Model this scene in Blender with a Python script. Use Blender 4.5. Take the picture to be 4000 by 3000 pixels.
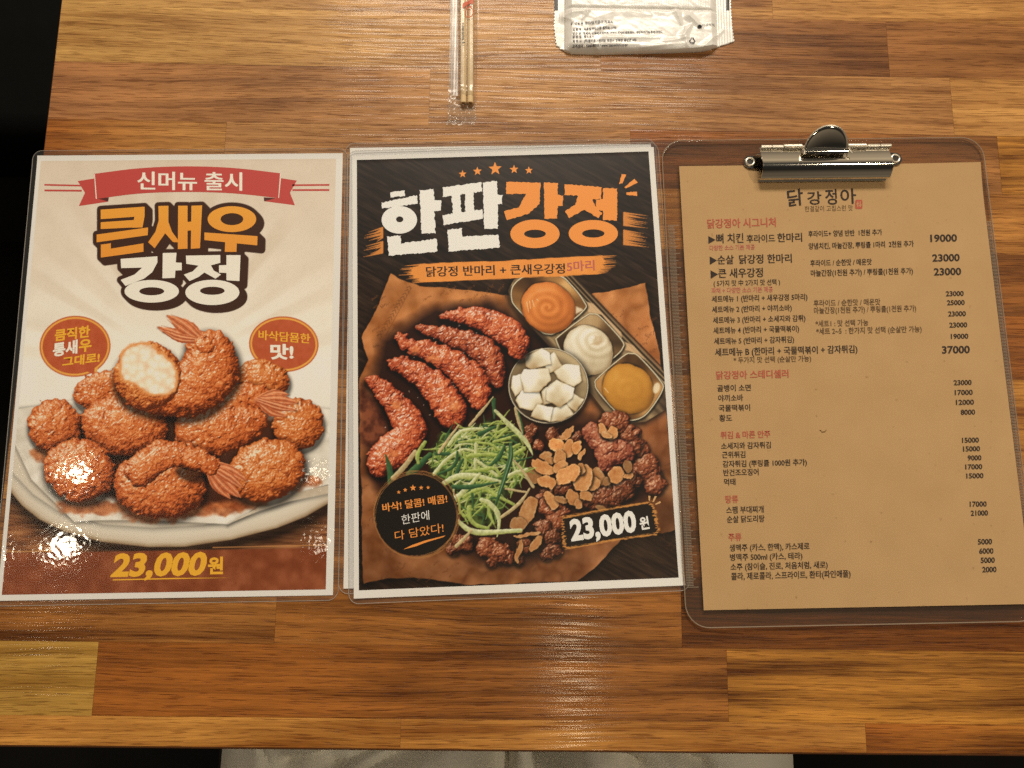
import bpy, bmesh, math, random
import numpy as np
from mathutils import Vector

for o in list(bpy.data.objects): bpy.data.objects.remove(o, do_unlink=True)
scene = bpy.context.scene
COL = scene.collection
MM = .001

# ---------------------------------------------------------------- camera
cam_data = bpy.data.cameras.new('camera'); cam = bpy.data.objects.new('camera', cam_data); COL.objects.link(cam)
cam_data.sensor_width = 36.0; cam_data.lens = 2773.0 / 4000.0 * 36.0
cam_data.clip_start = .01; cam_data.clip_end = 60.0
cam.location = (0, 0, .465332); cam.rotation_euler = (0.15104970, -0.01221783, 0.01283907)
scene.camera = cam

# ---------------------------------------------------------------- the dim warm room around, the lamps above the table, one of them an added fill
world = bpy.data.worlds.new('World'); scene.world = world; world.use_nodes = True
wn, wl = world.node_tree.nodes, world.node_tree.links; wn.clear()
wo = wn.new('ShaderNodeOutputWorld'); wb = wn.new('ShaderNodeBackground'); wt = wn.new('ShaderNodeTexCoord')
wx = wn.new('ShaderNodeSeparateXYZ'); wr = wn.new('ShaderNodeValToRGB')
wl.new(wt.outputs['Generated'], wx.inputs[0]); wl.new(wx.outputs['Z'], wr.inputs[0]); wm = wn.new('ShaderNodeMix'); wm.data_type = 'RGBA'; wm.blend_type = 'MULTIPLY'; wm.inputs[0].default_value = 1.0; wy = wn.new('ShaderNodeMapRange'); wy.inputs[1].default_value = -.35; wy.inputs[2].default_value = .25; wy.inputs[3].default_value = .34; wy.inputs[4].default_value = 1.0
wl.new(wx.outputs['Y'], wy.inputs[0]); wl.new(wr.outputs[0], wm.inputs[6]); wl.new(wy.outputs[0], wm.inputs[7]); wl.new(wm.outputs[2], wb.inputs[0]); wl.new(wb.outputs[0], wo.inputs[0])
e = wr.color_ramp.elements
e[0].position = 0; e[0].color = (.02, .017, .014, 1); e[1].position = 1; e[1].color = (.060, .060, .056, 1)
for p, c in ((.04, (.10, .075, .05, 1)), (.22, (.62, .49, .33, 1)), (.40, (.34, .27, .19, 1)), (.62, (.06, .052, .042, 1))):
    k = wr.color_ramp.elements.new(p); k.color = c
wb.inputs[1].default_value = 1.0
def lamp(kind, loc, power, col, size, target=None, name='lamp'):
    d = bpy.data.lights.new(name, kind); d.energy = power; d.color = col
    if kind == 'AREA': d.shape = 'RECTANGLE'; d.size, d.size_y = size
    else: d.shadow_soft_size = size
    o = bpy.data.objects.new(name, d); COL.objects.link(o); o.location = loc
    if target is not None: o.rotation_euler = (Vector(target) - Vector(loc)).to_track_quat('-Z', 'Y').to_euler()
    return o
WARM = (1.0, .85, .63)
lamp('AREA', (.05, 2.1, 2.0), 66, (1.0, .88, .71), (1.5, .5), (0, .1, 0), 'ceiling_panel')
lamp('POINT', (.86, .24, 1.3), 18, WARM, .05, name='point_lamp')  # added fill lamp, set where the matte menu hides its reflection
lamp('POINT', (.17, -.40, 1.25), 6.5, (1.0, .78, .50), .035, name='point_lamp')
lamp('POINT', (-1.05, .03, 1.3), 1.7, WARM, .022, name='point_lamp')
lamp('POINT', (-1.06, -.145, 1.3), 2.4, WARM, .022, name='point_lamp')
lamp('POINT', (-.455, .035, 1.3), .14, WARM, .012, name='point_lamp')
lamp('POINT', (-.445, -.125, 1.3), .14, WARM, .012, name='point_lamp')
scene.view_settings.view_transform = 'Standard'; scene.view_settings.look = 'None'
scene.view_settings.exposure = 0.0; scene.view_settings.gamma = 1.0; scene.view_settings.use_curve_mapping = False
scene.cycles.use_denoising = False; scene.cycles.transparent_max_bounces = 24; scene.cycles.caustics_reflective = False

# ---------------------------------------------------------------- camera maths (millimetres on the table plane)
FPX = 2773.0                                   # focal length for a 4000 px wide frame
CAM_H, CAM_RX, CAM_RY, CAM_RZ = 465.332, 0.15104970, -0.01221783, 0.01283907
def _rot(tx, ry, rz):
    cx, sx, cy, sy, cz, sz = math.cos(tx), math.sin(tx), math.cos(ry), math.sin(ry), math.cos(rz), math.sin(rz)
    X = np.array([[1, 0, 0], [0, cx, -sx], [0, sx, cx]]); Y = np.array([[cy, 0, sy], [0, 1, 0], [-sy, 0, cy]])
    Z = np.array([[cz, -sz, 0], [sz, cz, 0], [0, 0, 1]])
    return Z @ Y @ X
RC = _rot(CAM_RX, CAM_RY, CAM_RZ)
def at(px, py, z=0.0):
    """point of the photograph -> point (mm) on the horizontal plane z"""
    px = np.asarray(px, float); py = np.asarray(py, float)
    d = np.stack([(px - 2000) / FPX, -(py - 1500) / FPX, -np.ones_like(px)], -1) @ RC.T
    t = (z - CAM_H) / d[..., 2]
    return d[..., 0] * t, d[..., 1] * t
def seen(x, y, z):
    q = np.stack([x, y, np.zeros_like(x) + z - CAM_H], -1) @ RC
    return 2000 + FPX * q[..., 0] / -q[..., 2], 1500 - FPX * q[..., 1] / -q[..., 2]
class Sheet:
    def __init__(s, x, y, a, z):
        s.x, s.y, s.a, s.z = x, y, a, z; s.c, s.s = math.cos(a), math.sin(a)
    def loc(s, px, py):                        # photo point -> sheet millimetres
        X, Y = at(px, py, s.z); X = X - s.x; Y = Y - s.y
        return s.c * X + s.s * Y, -s.s * X + s.c * Y
    def pix(s, u, v):
        return seen(s.x + s.c * u - s.s * v, s.y + s.s * u + s.c * v, s.z)
    def L(s, pts):
        p = np.asarray(pts, float); u, v = s.loc(p[:, 0], p[:, 1]); return np.stack([u, v], 1)
S1 = Sheet(-316.54, -71.574, .027586, .45)
S2 = Sheet(-93.212, -67.632, .050319, .95)
S3 = Sheet(127.449, -72.027, .029736, 3.2)
def fr(k, ox, oy):                             # a tracing frame: enlarged crop -> photo
    return lambda pts: np.asarray(pts, float) * k + np.array([ox, oy])
fA = fr(.63291, 0, 500); fB = fr(.72314, 0, 1200); fC = fr(.64195, 1300, 540); fD = fr(.80774, 1300, 1060)
fE = fr(.65100, 2560, 480); fF = fr(.66298, 2560, 1400); fG = fr(.36170, 1960, 1060); fH = fr(.36164, 1660, 1540)
fI = fr(.39783, 2000, 1600); fJ = fr(.48234, 1390, 1100); fK = fr(.36618, 1390, 1800); fL = fr(.15674, 140, 1220)
fR = fr(.15674, 960, 1220); fM = fr(.30741, 2880, 480); fN = fr(.30151, 1700, 0); fO = fr(.36166, 2120, 0)

# ---------------------------------------------------------------- noise in numpy
def _h(ix, iy, seed):
    n = (ix.astype(np.int64) * 374761393 + iy.astype(np.int64) * 668265263 + seed * 1442695041) & 0xffffffff
    n = ((n ^ (n >> 13)) * 1274126177) & 0xffffffff
    return ((n ^ (n >> 16)) & 0xffff) / 65535.0
def vn(x, y, sc, seed=0):
    x = x / sc; y = y / sc; ix = np.floor(x); iy = np.floor(y); fx = x - ix; fy = y - iy
    fx = fx * fx * (3 - 2 * fx); fy = fy * fy * (3 - 2 * fy)
    a = _h(ix, iy, seed); b = _h(ix + 1, iy, seed); c = _h(ix, iy + 1, seed); d = _h(ix + 1, iy + 1, seed)
    return (a * (1 - fx) + b * fx) * (1 - fy) + (c * (1 - fx) + d * fx) * fy
def fbm(x, y, sc, seed=0, o=3):
    r = 0; w = 0
    for k in range(o):
        r = r + vn(x, y, sc / 2 ** k, seed + 7 * k) * .5 ** k; w += .5 ** k
    return r / w
def worley(x, y, sc, seed=0):
    x = x / sc; y = y / sc; ix = np.floor(x); iy = np.floor(y)
    best = np.full(np.shape(x), 9.0); rid = np.zeros(np.shape(x))
    for dx in (-1, 0, 1):
        for dy in (-1, 0, 1):
            cx = ix + dx; cy = iy + dy
            d = np.hypot(cx + _h(cx, cy, seed) - x, cy + _h(cx, cy, seed + 3) - y)
            m = d < best; best = np.where(m, d, best); rid = np.where(m, _h(cx, cy, seed + 9), rid)
    return best, rid
def lin(c):
    c = np.asarray(c, float) / 255.0
    return np.where(c <= .04045, c / 12.92, ((np.maximum(c, 0) + .055) / 1.055) ** 2.4)
WHITE = lin((222, 209, 189))                   # how plain white paper looks under these lamps
def ink(c, k=.80):                             # printed colour as seen -> its own reflectance
    return np.clip(lin(c) / WHITE * k, .004, .9)
def spline(pts, n=12, closed=False):
    p = np.asarray(pts, float)
    if closed: p = np.concatenate([p[-1:], p, p[:2]])
    else: p = np.concatenate([2 * p[:1] - p[1:2], p, 2 * p[-1:] - p[-2:-1]])
    t = np.linspace(0, 1, n, endpoint=False)[:, None]; out = []
    for i in range(1, len(p) - 2):
        a, b, c, d = p[i - 1], p[i], p[i + 1], p[i + 2]
        out.append(.5 * (2 * b + (c - a) * t + (2 * a - 5 * b + 4 * c - d) * t ** 2 + (3 * b - a - 3 * c + d) * t ** 3))
    o = np.concatenate(out)
    return o if closed else np.concatenate([o, p[-2:-1]])
def ell(cx, cy, rx, ry, rot=0, n=40):
    t = np.linspace(0, 2 * math.pi, n, endpoint=False); c, s = math.cos(rot), math.sin(rot)
    x = rx * np.cos(t); y = ry * np.sin(t)
    return np.stack([cx + c * x - s * y, cy + s * x + c * y], 1)
def sdf(X, Y, pts):
    d = np.full(X.shape, 1e9); ins = np.zeros(X.shape, bool); n = len(pts)
    for i in range(n):
        x0, y0 = pts[i]; x1, y1 = pts[(i + 1) % n]
        ex, ey = x1 - x0, y1 - y0; l = ex * ex + ey * ey + 1e-9
        t = np.clip(((X - x0) * ex + (Y - y0) * ey) / l, 0, 1)
        d = np.minimum(d, (X - x0 - t * ex) ** 2 + (Y - y0 - t * ey) ** 2)
        if y0 != y1:
            ins ^= ((y0 > Y) != (y1 > Y)) & (X < ex * (Y - y0) / (y1 - y0) + x0)
    d = np.sqrt(d)
    return np.where(ins, -d, d)
def ramp(t, stops, cols):
    c = np.asarray(cols, float); return np.stack([np.interp(t, stops, c[:, k]) for k in range(3)], -1)

# ---------------------------------------------------------------- a printed picture: ink per point of a fine grid
class Print:
    def __init__(s, sh, u0, v0, u1, v1, step):
        s.sh = sh; s.nu = int(round((u1 - u0) / step)) + 1; s.nv = int(round((v1 - v0) / step)) + 1
        s.us = np.linspace(u0, u1, s.nu); s.vs = np.linspace(v0, v1, s.nv)
        s.U, s.V = np.meshgrid(s.us, s.vs); s.X, s.Y = sh.pix(s.U, s.V)
        s.C = np.zeros(s.U.shape + (3,)); s.pp = abs(s.X[0, 1] - s.X[0, 0])
    def win(s, x0, y0, x1, y1):
        q = s.sh.L([(x0, y0), (x1, y0), (x0, y1), (x1, y1)])
        i = np.searchsorted(s.us, [q[:, 0].min(), q[:, 0].max()]); j = np.searchsorted(s.vs, [q[:, 1].min(), q[:, 1].max()])
        return slice(max(j[0] - 1, 0), j[1] + 1), slice(max(i[0] - 1, 0), i[1] + 1)
    def _w(s, pts, pad):
        p = np.asarray(pts); w = s.win(p[:, 0].min() - pad, p[:, 1].min() - pad, p[:, 0].max() + pad, p[:, 1].max() + pad)
        return w, s.X[w], s.Y[w]
    def put(s, w, col, a):
        a = np.asarray(a)[..., None]; s.C[w] = s.C[w] * (1 - a) + np.asarray(col, float) * a
    def fill(s, pts, col, soft=1.2, alpha=1.0, rough=0, rsc=14, rsy=None, grow=0, seed=1):
        w, X, Y = s._w(pts, 6 + soft * 2 + rough + max(grow, 0))
        if X.size == 0: return
        x, y = X, Y
        if rough:
            ys = Y * (rsc / rsy) if rsy else Y
            x = X + rough * 2 * (fbm(X, ys, rsc, seed) - .5); y = Y + rough * (fbm(X, ys, rsc, seed + 5) - .5) * (0.4 if rsy else 2)
        d = sdf(x, y, np.asarray(pts)) - grow
        a = np.clip(.5 - d / (2 * soft), 0, 1) * alpha
        s.put(w, col(X, Y, d) if callable(col) else col, a)
    def stroke(s, pts, r, col, soft=1.0, alpha=1.0, shade=None, rough=0, seed=1):
        """a tapering stroke: r = radius or list of radii along the points; shade = (dark, light) across its width"""
        p = np.asarray(pts, float); r = np.interp(np.linspace(0, 1, len(p)), np.linspace(0, 1, np.size(r)), np.atleast_1d(r).astype(float))
        w, X, Y = s._w(p, r.max() + 4 + rough)
        if X.size == 0: return
        x, y = X, Y
        if rough: x = X + rough * (vn(X, Y, 9, seed) - .5); y = Y + rough * (vn(X, Y, 9, seed + 4) - .5)
        best = np.full(X.shape, 1e9); side = np.zeros(X.shape)
        for i in range(len(p) - 1):
            e = p[i + 1] - p[i]; l = e @ e + 1e-9
            t = np.clip(((x - p[i, 0]) * e[0] + (y - p[i, 1]) * e[1]) / l, 0, 1)
            rr = r[i] + (r[i + 1] - r[i]) * t
            qx = x - p[i, 0] - t * e[0]; qy = y - p[i, 1] - t * e[1]
            d = np.hypot(qx, qy) - rr; m = d < best
            best = np.where(m, d, best)
            if shade is not None: side = np.where(m, (-qx * .5 - qy * .85) / np.maximum(rr, .5), side)
        a = np.clip(.5 - best / (2 * soft), 0, 1) * alpha
        if shade is not None:
            t = np.clip(.5 + .5 * side, 0, 1)[..., None]
            col = np.asarray(shade[0], float) * (1 - t) + np.asarray(shade[1], float) * t
            col = col * (.9 + .2 * vn(X, Y, 7, seed + 2))[..., None]
        s.put(w, col, a)
    def shadow(s, pts, width, k, dx=0, dy=0):
        p = np.asarray(pts, float) + np.array([dx, dy]); w, X, Y = s._w(p, width)
        if X.size == 0: return
        d = sdf(X, Y, p); a = np.clip(1 - d / width, 0, 1) ** 2 * k
        s.put(w, s.C[w] * .12, a)
    def blob(s, discs, cols, cs=11, bump=.55, gloss=.3, seed=1, edge=4, sh=(26, .75, 4, 10), light=(-.42, -.62, .66), flat=1.0, hi=(255, 225, 190), gp=22, lo=.0, tint=None, sheen=.34):
        """a rounded fried thing: union of discs (x, y, r) as a dome, crumbed and lit inside the picture"""
        D = np.asarray(discs, float); R = D[:, 2].max(); pad = edge + (sh[0] if sh else 0) + 14
        x0, y0, x1, y1 = (D[:, 0] - D[:, 2]).min(), (D[:, 1] - D[:, 2]).min(), (D[:, 0] + D[:, 2]).max(), (D[:, 1] + D[:, 2]).max()
        w = s.win(x0 - pad, y0 - pad, x1 + pad, y1 + pad); X, Y = s.X[w], s.Y[w]
        if X.size == 0: return
        x = X + edge * 2 * (fbm(X, Y, cs * 1.7, seed) - .5); y = Y + edge * 2 * (fbm(X, Y, cs * 1.7, seed + 21) - .5)
        h2 = np.full(X.shape, -1e9); dout = np.full(X.shape, 1e9)
        for cx, cy, r in D:
            q = np.hypot(x - cx, y - cy); h2 = np.maximum(h2, r * r - q * q); dout = np.minimum(dout, q - r)
        if sh:
            q = np.full(X.shape, 1e9)
            for cx, cy, r in D: q = np.minimum(q, np.hypot(X - cx - sh[2], Y - cy - sh[3]) - r)
            a = np.clip(1 - q / sh[0], 0, 1) ** 2 * sh[1]
            s.put(w, s.C[w] * .18, a)
        h = np.sqrt(np.maximum(h2, 0)) * flat
        f1, rid = worley(x + 3 * vn(x, y, cs, seed + 30), y + 3 * vn(x, y, cs, seed + 31), cs, seed); f2, rid2 = worley(x, y, cs * .5, seed + 5)
        b = np.clip(1 - f1 * 1.15, 0, 1) ** .7 * .7 + .3 * np.clip(1 - f2 * 1.1, 0, 1)
        big = fbm(x, y, cs * 4, seed + 40)
        H = h + bump * cs * b + bump * cs * 2.2 * big
        px = s.pp
        gy, gx = np.gradient(H, px)
        gy = -gy                                # rows run up the sheet, photo y runs down
        n = np.sqrt(gx * gx + gy * gy + 1); l = np.asarray(light) / np.linalg.norm(light)
        nl = (-gx * l[0] - gy * l[1] + l[2]) / n
        dome = np.clip(h / (R * flat), 0, 1)
        t = np.clip(.50 * nl + .22 * b + .25 * dome + .22 * (rid - .5) + .12 * (rid2 - .5) + .25 * (big - .5) - .04 + lo, 0, 1)
        c = ramp(t, np.linspace(0, 1, len(cols)), cols)
        if tint is not None: c = tint(X, Y, c)
        sp = np.clip(nl + .06, 0, 1) ** gp * gloss * (rid2 > .45) * np.clip(dome * 1.5, 0, 1)
        c = c + (np.asarray(hi, float) - c) * np.clip(sp, 0, 1)[..., None]
        if sheen:
            hs = h + bump * cs * 2.0 * fbm(x, y, cs * 2.4, seed + 51, 2); sy_, sx_ = np.gradient(hs, px); sy_ = -sy_; ns_ = (-sx_ * l[0] - sy_ * l[1] + l[2]) / np.sqrt(sx_ ** 2 + sy_ ** 2 + 1)
            q = np.clip((ns_ - .80) / .18, 0, 1) ** 1.5 * sheen * (.35 + .9 * vn(x, y, cs * .8, seed + 60)); c = c + (np.asarray(hi, float) - c) * np.clip(q, 0, .8)[..., None]
        a = np.clip(.5 - dout / 2.4, 0, 1)
        s.put(w, c, a)
def chain(pts, radii, n=10):
    p = spline(pts, n); r = np.interp(np.linspace(0, 1, len(p)), np.linspace(0, 1, len(radii)), radii)
    return np.concatenate([p, r[:, None]], 1)
def oval(cx, cy, rx, ry, rot=0, n=9):          # an ellipse as a row of discs
    if rx < ry: rx, ry, rot = ry, rx, rot + math.pi / 2
    t = np.linspace(-1, 1, n); d = t * (rx - ry) * 1.0
    r = ry * np.sqrt(1 - (.55 * t) ** 2) + (rx - ry) * .12 * abs(t) * 0
    return np.stack([cx + np.cos(rot) * d * 1.15, cy + np.sin(rot) * d * 1.15, r], 1)
def sc(discs, f, k):                           # discs traced in a crop -> photo
    D = np.asarray(discs, float); return np.concatenate([f(D[:, :2]), D[:, 2:] * k], 1)
# ---------------------------------------------------------------- the artwork printed on the shrimp poster
def draw_shrimp(step=.4):
    q1 = S1.L([(152, 629), (1318, 627), (1279.6, 2304), (58, 1700)])
    P = Print(S1, 2.6, 3.6, 205.4, 293.2, step); X, Y = P.X, P.Y
    K = .72314
    # cream ground with pale rays
    t = np.clip((Y - 600) / 1200, 0, 1)
    P.C[:] = ramp(t, [0, .35, .7, 1], [(213, 189, 158), (225, 203, 172), (240, 224, 197), (234, 220, 195)])
    ang = np.arctan2(Y - 1420, X - 690); rr = np.hypot(X - 690, Y - 1420)
    ray = np.sin(ang * 26) + .6 * np.sin(ang * 41 + 1); ray = np.clip(ray, -.6, 1)
    P.C += (ray * -7 * np.clip((rr - 220) / 120, 0, 1) * np.clip(1 - (rr - 480) / 330, 0, 1) * (Y < 1420))[..., None] * np.array([.9, 1.1, 1.3])
    P.C += ((fbm(X, Y, 60, 4) - .5) * 9 + (vn(X, Y, 5, 3) - .5) * 4)[..., None]
    # wooden board behind the plate
    g = fbm(X * .12, Y, 9, 11) ; bw = ramp(g, [.2, .5, .8], [(92, 50, 24), (132, 78, 42), (168, 108, 62)])
    edge = np.clip((Y - 1890 - 20 * vn(X, Y, 60, 2)) / 14, 0, 1)
    P.C = P.C * (1 - edge[..., None]) + bw * edge[..., None]
    # plate
    rim = fB([(-60, 820), (20, 945), (60, 1000), (120, 1072), (210, 1145), (350, 1213), (550, 1268), (800, 1296), (1000, 1294), (1250, 1256), (1500, 1192), (1650, 1132), (1800, 1045), (1900, 940), (1900, 600), (900, 500), (-60, 600)])
    P.shadow(rim, 75, .75, 8, 24)
    P.fill(rim, lambda x, y, d: ramp(np.clip(-d / 60, 0, 1) + .12 * (fbm(x, y, 50, 3) - .5), [0, .12, .3, .6, 1], [(140, 108, 74), (176, 148, 112), (206, 184, 152), (216, 196, 166), (222, 204, 174)]), 2)
    inner = fB([(-60, 700), (80, 905), (180, 1010), (330, 1110), (560, 1172), (830, 1190), (1100, 1175), (1350, 1120), (1560, 1050), (1700, 985), (1800, 930), (1900, 600), (900, 500), (-60, 560)])
    P.shadow(inner, 26, .28, 0, 5)
    P.fill(inner, (212, 192, 162), 3)
    # greaseproof paper
    for pts, c, sd in (([(40, 560), (90, 760), (170, 930), (330, 1088), (402, 1160), (520, 1150), (830, 1150), (1230, 1172), (1330, 1120), (1450, 1022), (1620, 1000), (1800, 950), (1840, 560), (900, 420)], (222, 205, 178), 1),
                       ([(1230, 1172), (1300, 1132), (1378, 1092), (1452, 1020), (1560, 1012), (1800, 955), (1800, 1000), (1560, 1050), (1400, 1100)], (205, 183, 152), 2)):
        q = fB(pts); P.shadow(q, 18, .3, 0, 6)
        P.fill(q, lambda x, y, d, c=c, sd=sd: np.asarray(c, float) + ((np.abs(fbm(x + y * .6, y - x * .4, 90, sd) - .5) * 90 - 10) + (fbm(x, y, 30, sd + 3) - .5) * 22)[..., None] * np.array([1, 1.02, 1.05]), 1.5)
    for a, b, wd in (((60, 700), (330, 1090), 3), ((90, 560), (240, 760), 2.5), ((1650, 560), (1790, 700), 3), ((1480, 1030), (1790, 900), 2.5), ((330, 1090), (420, 1010), 2.5)):
        P.stroke(fB([a, b]), wd, (196, 172, 140), 2, .6)
        P.stroke(fB([(a[0] + 5, a[1] + 8), (b[0] + 5, b[1] + 8)]), wd, (238, 224, 200), 2, .6)
    # sauce on the paper
    for c in ((560, 1080, 250, 42), (1150, 1085, 190, 45), (860, 1130, 190, 26), (230, 800, 65, 34), (1640, 950, 85, 38), (1240, 1050, 200, 45)):
        P.fill(fB(ell(*c)), lambda x, y, d: ramp(fbm(x, y, 24, 8), [.25, .7], [(140, 62, 24), (198, 110, 56)]), 8, .85, 22, 40, seed=int(c[0]))
    # speech bubbles
    RED = lambda x, y, d: np.array((183, 82, 44), float) + ((fbm(x, y, 18, 5) - .5) * 16)[..., None]
    for f, e, tl in ((fL, (978, 848, 888, 762, -.06), [(1330, 1500), (1500, 1380), (1480, 1590)]), (fR, (948, 795, 868, 695, .05), None)):
        pts = f(ell(*e)); k = .15674
        P.fill(pts, (190, 92, 48), 1.2)
        if tl is not None: P.fill(f([(1250, 1400), (1560, 1330), (1500, 1600)]), (226, 160, 70), 1)
        P.fill(pts, (230, 158, 66), 1, grow=-32 * k)
        P.fill(pts, RED, 1, grow=-76 * k)
        if tl is not None: P.fill(f([(1230, 1400), (1460, 1370), (1470, 1570), (1300, 1480)]), RED, 1)
    # deep shade between the pieces
    P.fill(fB([(330, 640), (560, 520), (800, 560), (1000, 590), (1300, 560), (1560, 620), (1600, 860), (1330, 1030), (900, 1100), (560, 1020), (330, 900)]), (62, 26, 10), 12, .95, 10, 30)
    FR = [(74, 28, 8), (138, 58, 20), (188, 86, 34), (210, 110, 50), (226, 140, 78), (242, 184, 128)]
    FB = [(80, 31, 8), (142, 62, 21), (188, 90, 34), (208, 113, 50), (224, 141, 78), (240, 180, 126)]
    def S(d, seed, cols=FR, **k): P.blob(sc(d, fB, K), cols, seed=seed, **dict(dict(cs=11.5, bump=.9, gloss=.8, edge=12, sh=(20, .7, 3, 15)), **k))
    S(oval(1425, 385, 150, 95, .25), 3, FB)
    S(oval(560, 440, 170, 95, -.35), 4)
    S(oval(1610, 630, 140, 145, .5), 5, FB)
    S(oval(295, 640, 150, 145, -.9), 6)
    S(oval(672, 640, 248, 165, .12), 7)
    # the shrimp biting its tail, mid right
    S(chain([(1085, 665), (1150, 600), (1260, 530), (1370, 490), (1440, 505)], [140, 140, 110, 75, 55]), 8, sh=(30, .8, 4, 12))
    S(chain([(1085, 665), (1200, 660), (1300, 640), (1370, 620)], [140, 130, 105, 75]), 9, sh=None)
    def fan(root, lobes, seed):
        """a tail fan: pointed lobes with fine ribs"""
        for n_, (tip, wd, bend) in enumerate(lobes):
            r0 = np.array(root, float); t_ = np.array(tip, float); d = t_ - r0; nn = np.array([-d[1], d[0]]) / np.linalg.norm(d)
            mid = r0 + d * .55 + nn * bend; q = spline(fB([r0, mid, t_]), 8)
            P.shadow(np.concatenate([q, q[::-1] + .5]), 10, .5, 1, 3)
            P.stroke(q, [wd * .55 * K, wd * .9 * K, wd * K, wd * .55 * K, 2], None, 1.2, 1, ((170, 76, 36), (236, 146, 92)), 4, seed + n_)
            for k in range(5):
                o = (k - 2) / 2.4 * wd; P.stroke(spline(fB([r0 + nn * o * .5, mid + nn * o * .9, t_ - d * .06 + nn * o * .5]), 6), [1.4, 2.2, .8], ((140, 56, 24), (248, 186, 134))[k % 2], .9, .6, None, 2, seed + k)
    def ribs(a, b, spread, n, seed, cols=((156, 66, 30), (240, 172, 118))):
        rg = random.Random(seed); a = np.array(a, float); b = np.array(b, float); nrm = np.array([-(b - a)[1], (b - a)[0]]); nrm /= np.linalg.norm(nrm)
        for k in range(n):
            t = k / (n - 1) - .5
            P.stroke(fB([a + nrm * t * spread[0], b + nrm * t * spread[1] + (b - a) * rg.uniform(-.12, .06)]), [5 * K, 2.2 * K], None, .9, .85, (cols[k % 2], cols[1]), 3, seed + k)
    fan((1390, 500), [((1560, 470), 30, -10), ((1545, 588), 30, 12), ((1608, 515), 34, -6), ((1600, 556), 24, 6)], 31)
    # the bitten one on top
    S(chain([(800, 380), (900, 470), (1040, 440), (1130, 340), (1130, 250), (1080, 215)], [180, 110, 150, 165, 130, 75]), 12, sh=(34, .8, 2, 16))
    S(oval(800, 370, 192, 180, .5), 13, [(90, 36, 12), (150, 66, 24), (196, 100, 42), (222, 136, 66), (236, 164, 96), (246, 200, 140)], sh=None)
    bite = spline([(655, 330), (668, 250), (730, 208), (810, 205), (850, 250), (880, 262), (935, 320), (950, 390), (930, 450), (870, 470), (800, 460), (730, 410), (668, 385)], 6, True)
    P.fill(fB(bite), (226, 150, 84), 5, 1, 6, 12, grow=9)
    P.fill(fB(bite), lambda x, y, d: ramp(np.clip(.35 + .9 * (worley(x, y, 30, 4)[0] * -.7 + .45) + .5 * (fbm(x, y, 26, 9) - .5) + np.clip(-d / 40, 0, .3), 0, 1), [0, .35, .7, 1], [(204, 146, 102), (226, 184, 142), (238, 208, 168), (247, 228, 196)]), 3, 1, 5, 10)
    fan((1090, 180), [((985, 68), 26, 10), ((852, 108), 34, -8), ((902, 44), 40, 4), ((880, 130), 24, -14)], 51)
    S(oval(1105, 205, 60, 44, .5), 14, sh=None)
    # front row
    S(oval(430, 880, 215, 170, .25), 15, FR, sh=(34, .8, 4, 14))
    S(oval(1440, 880, 232, 168, -.35), 16, FB, sh=(34, .8, 4, 14))
    S(chain([(790, 900), (880, 820), (1000, 805), (1090, 830), (1150, 870)], [120, 100, 72, 58, 50]), 17, sh=(36, .85, 2, 14))
    S(oval(860, 965, 268, 178, .08), 18, sh=(30, .6, 4, 16))
    S(chain([(760, 880), (860, 815), (980, 800), (1100, 840)], [90, 80, 66, 54]), 19, sh=None)
    P.shadow(fB(ell(1030, 905, 75, 30, .3)), 22, .7)
    fan((1120, 850), [((1332, 934), 34, -12), ((1245, 1034), 34, 14), ((1300, 1030), 40, 4), ((1312, 975), 30, -6)], 71)
    S(chain([(1040, 815), (1100, 832), (1140, 858)], [58, 54, 44]), 20, sh=None)
    # lower band
    band = fB([(-60, 1330), (700, 1318), (1900, 1296), (1900, 1640), (-60, 1640)])
    P.fill(band, lambda x, y, d: ramp(fbm(x, y, 46, 21, 4), [.25, .5, .8], [(120, 56, 26), (132, 65, 33), (150, 80, 45)]), 3)
    P.stroke(fB([(-20, 1322), (300, 1316)]), 2, (214, 150, 80), 1.5, .8); P.stroke(fB([(1150, 1298), (1790, 1284)]), 2, (204, 136, 76), 1.5, .8)
    return P
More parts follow.
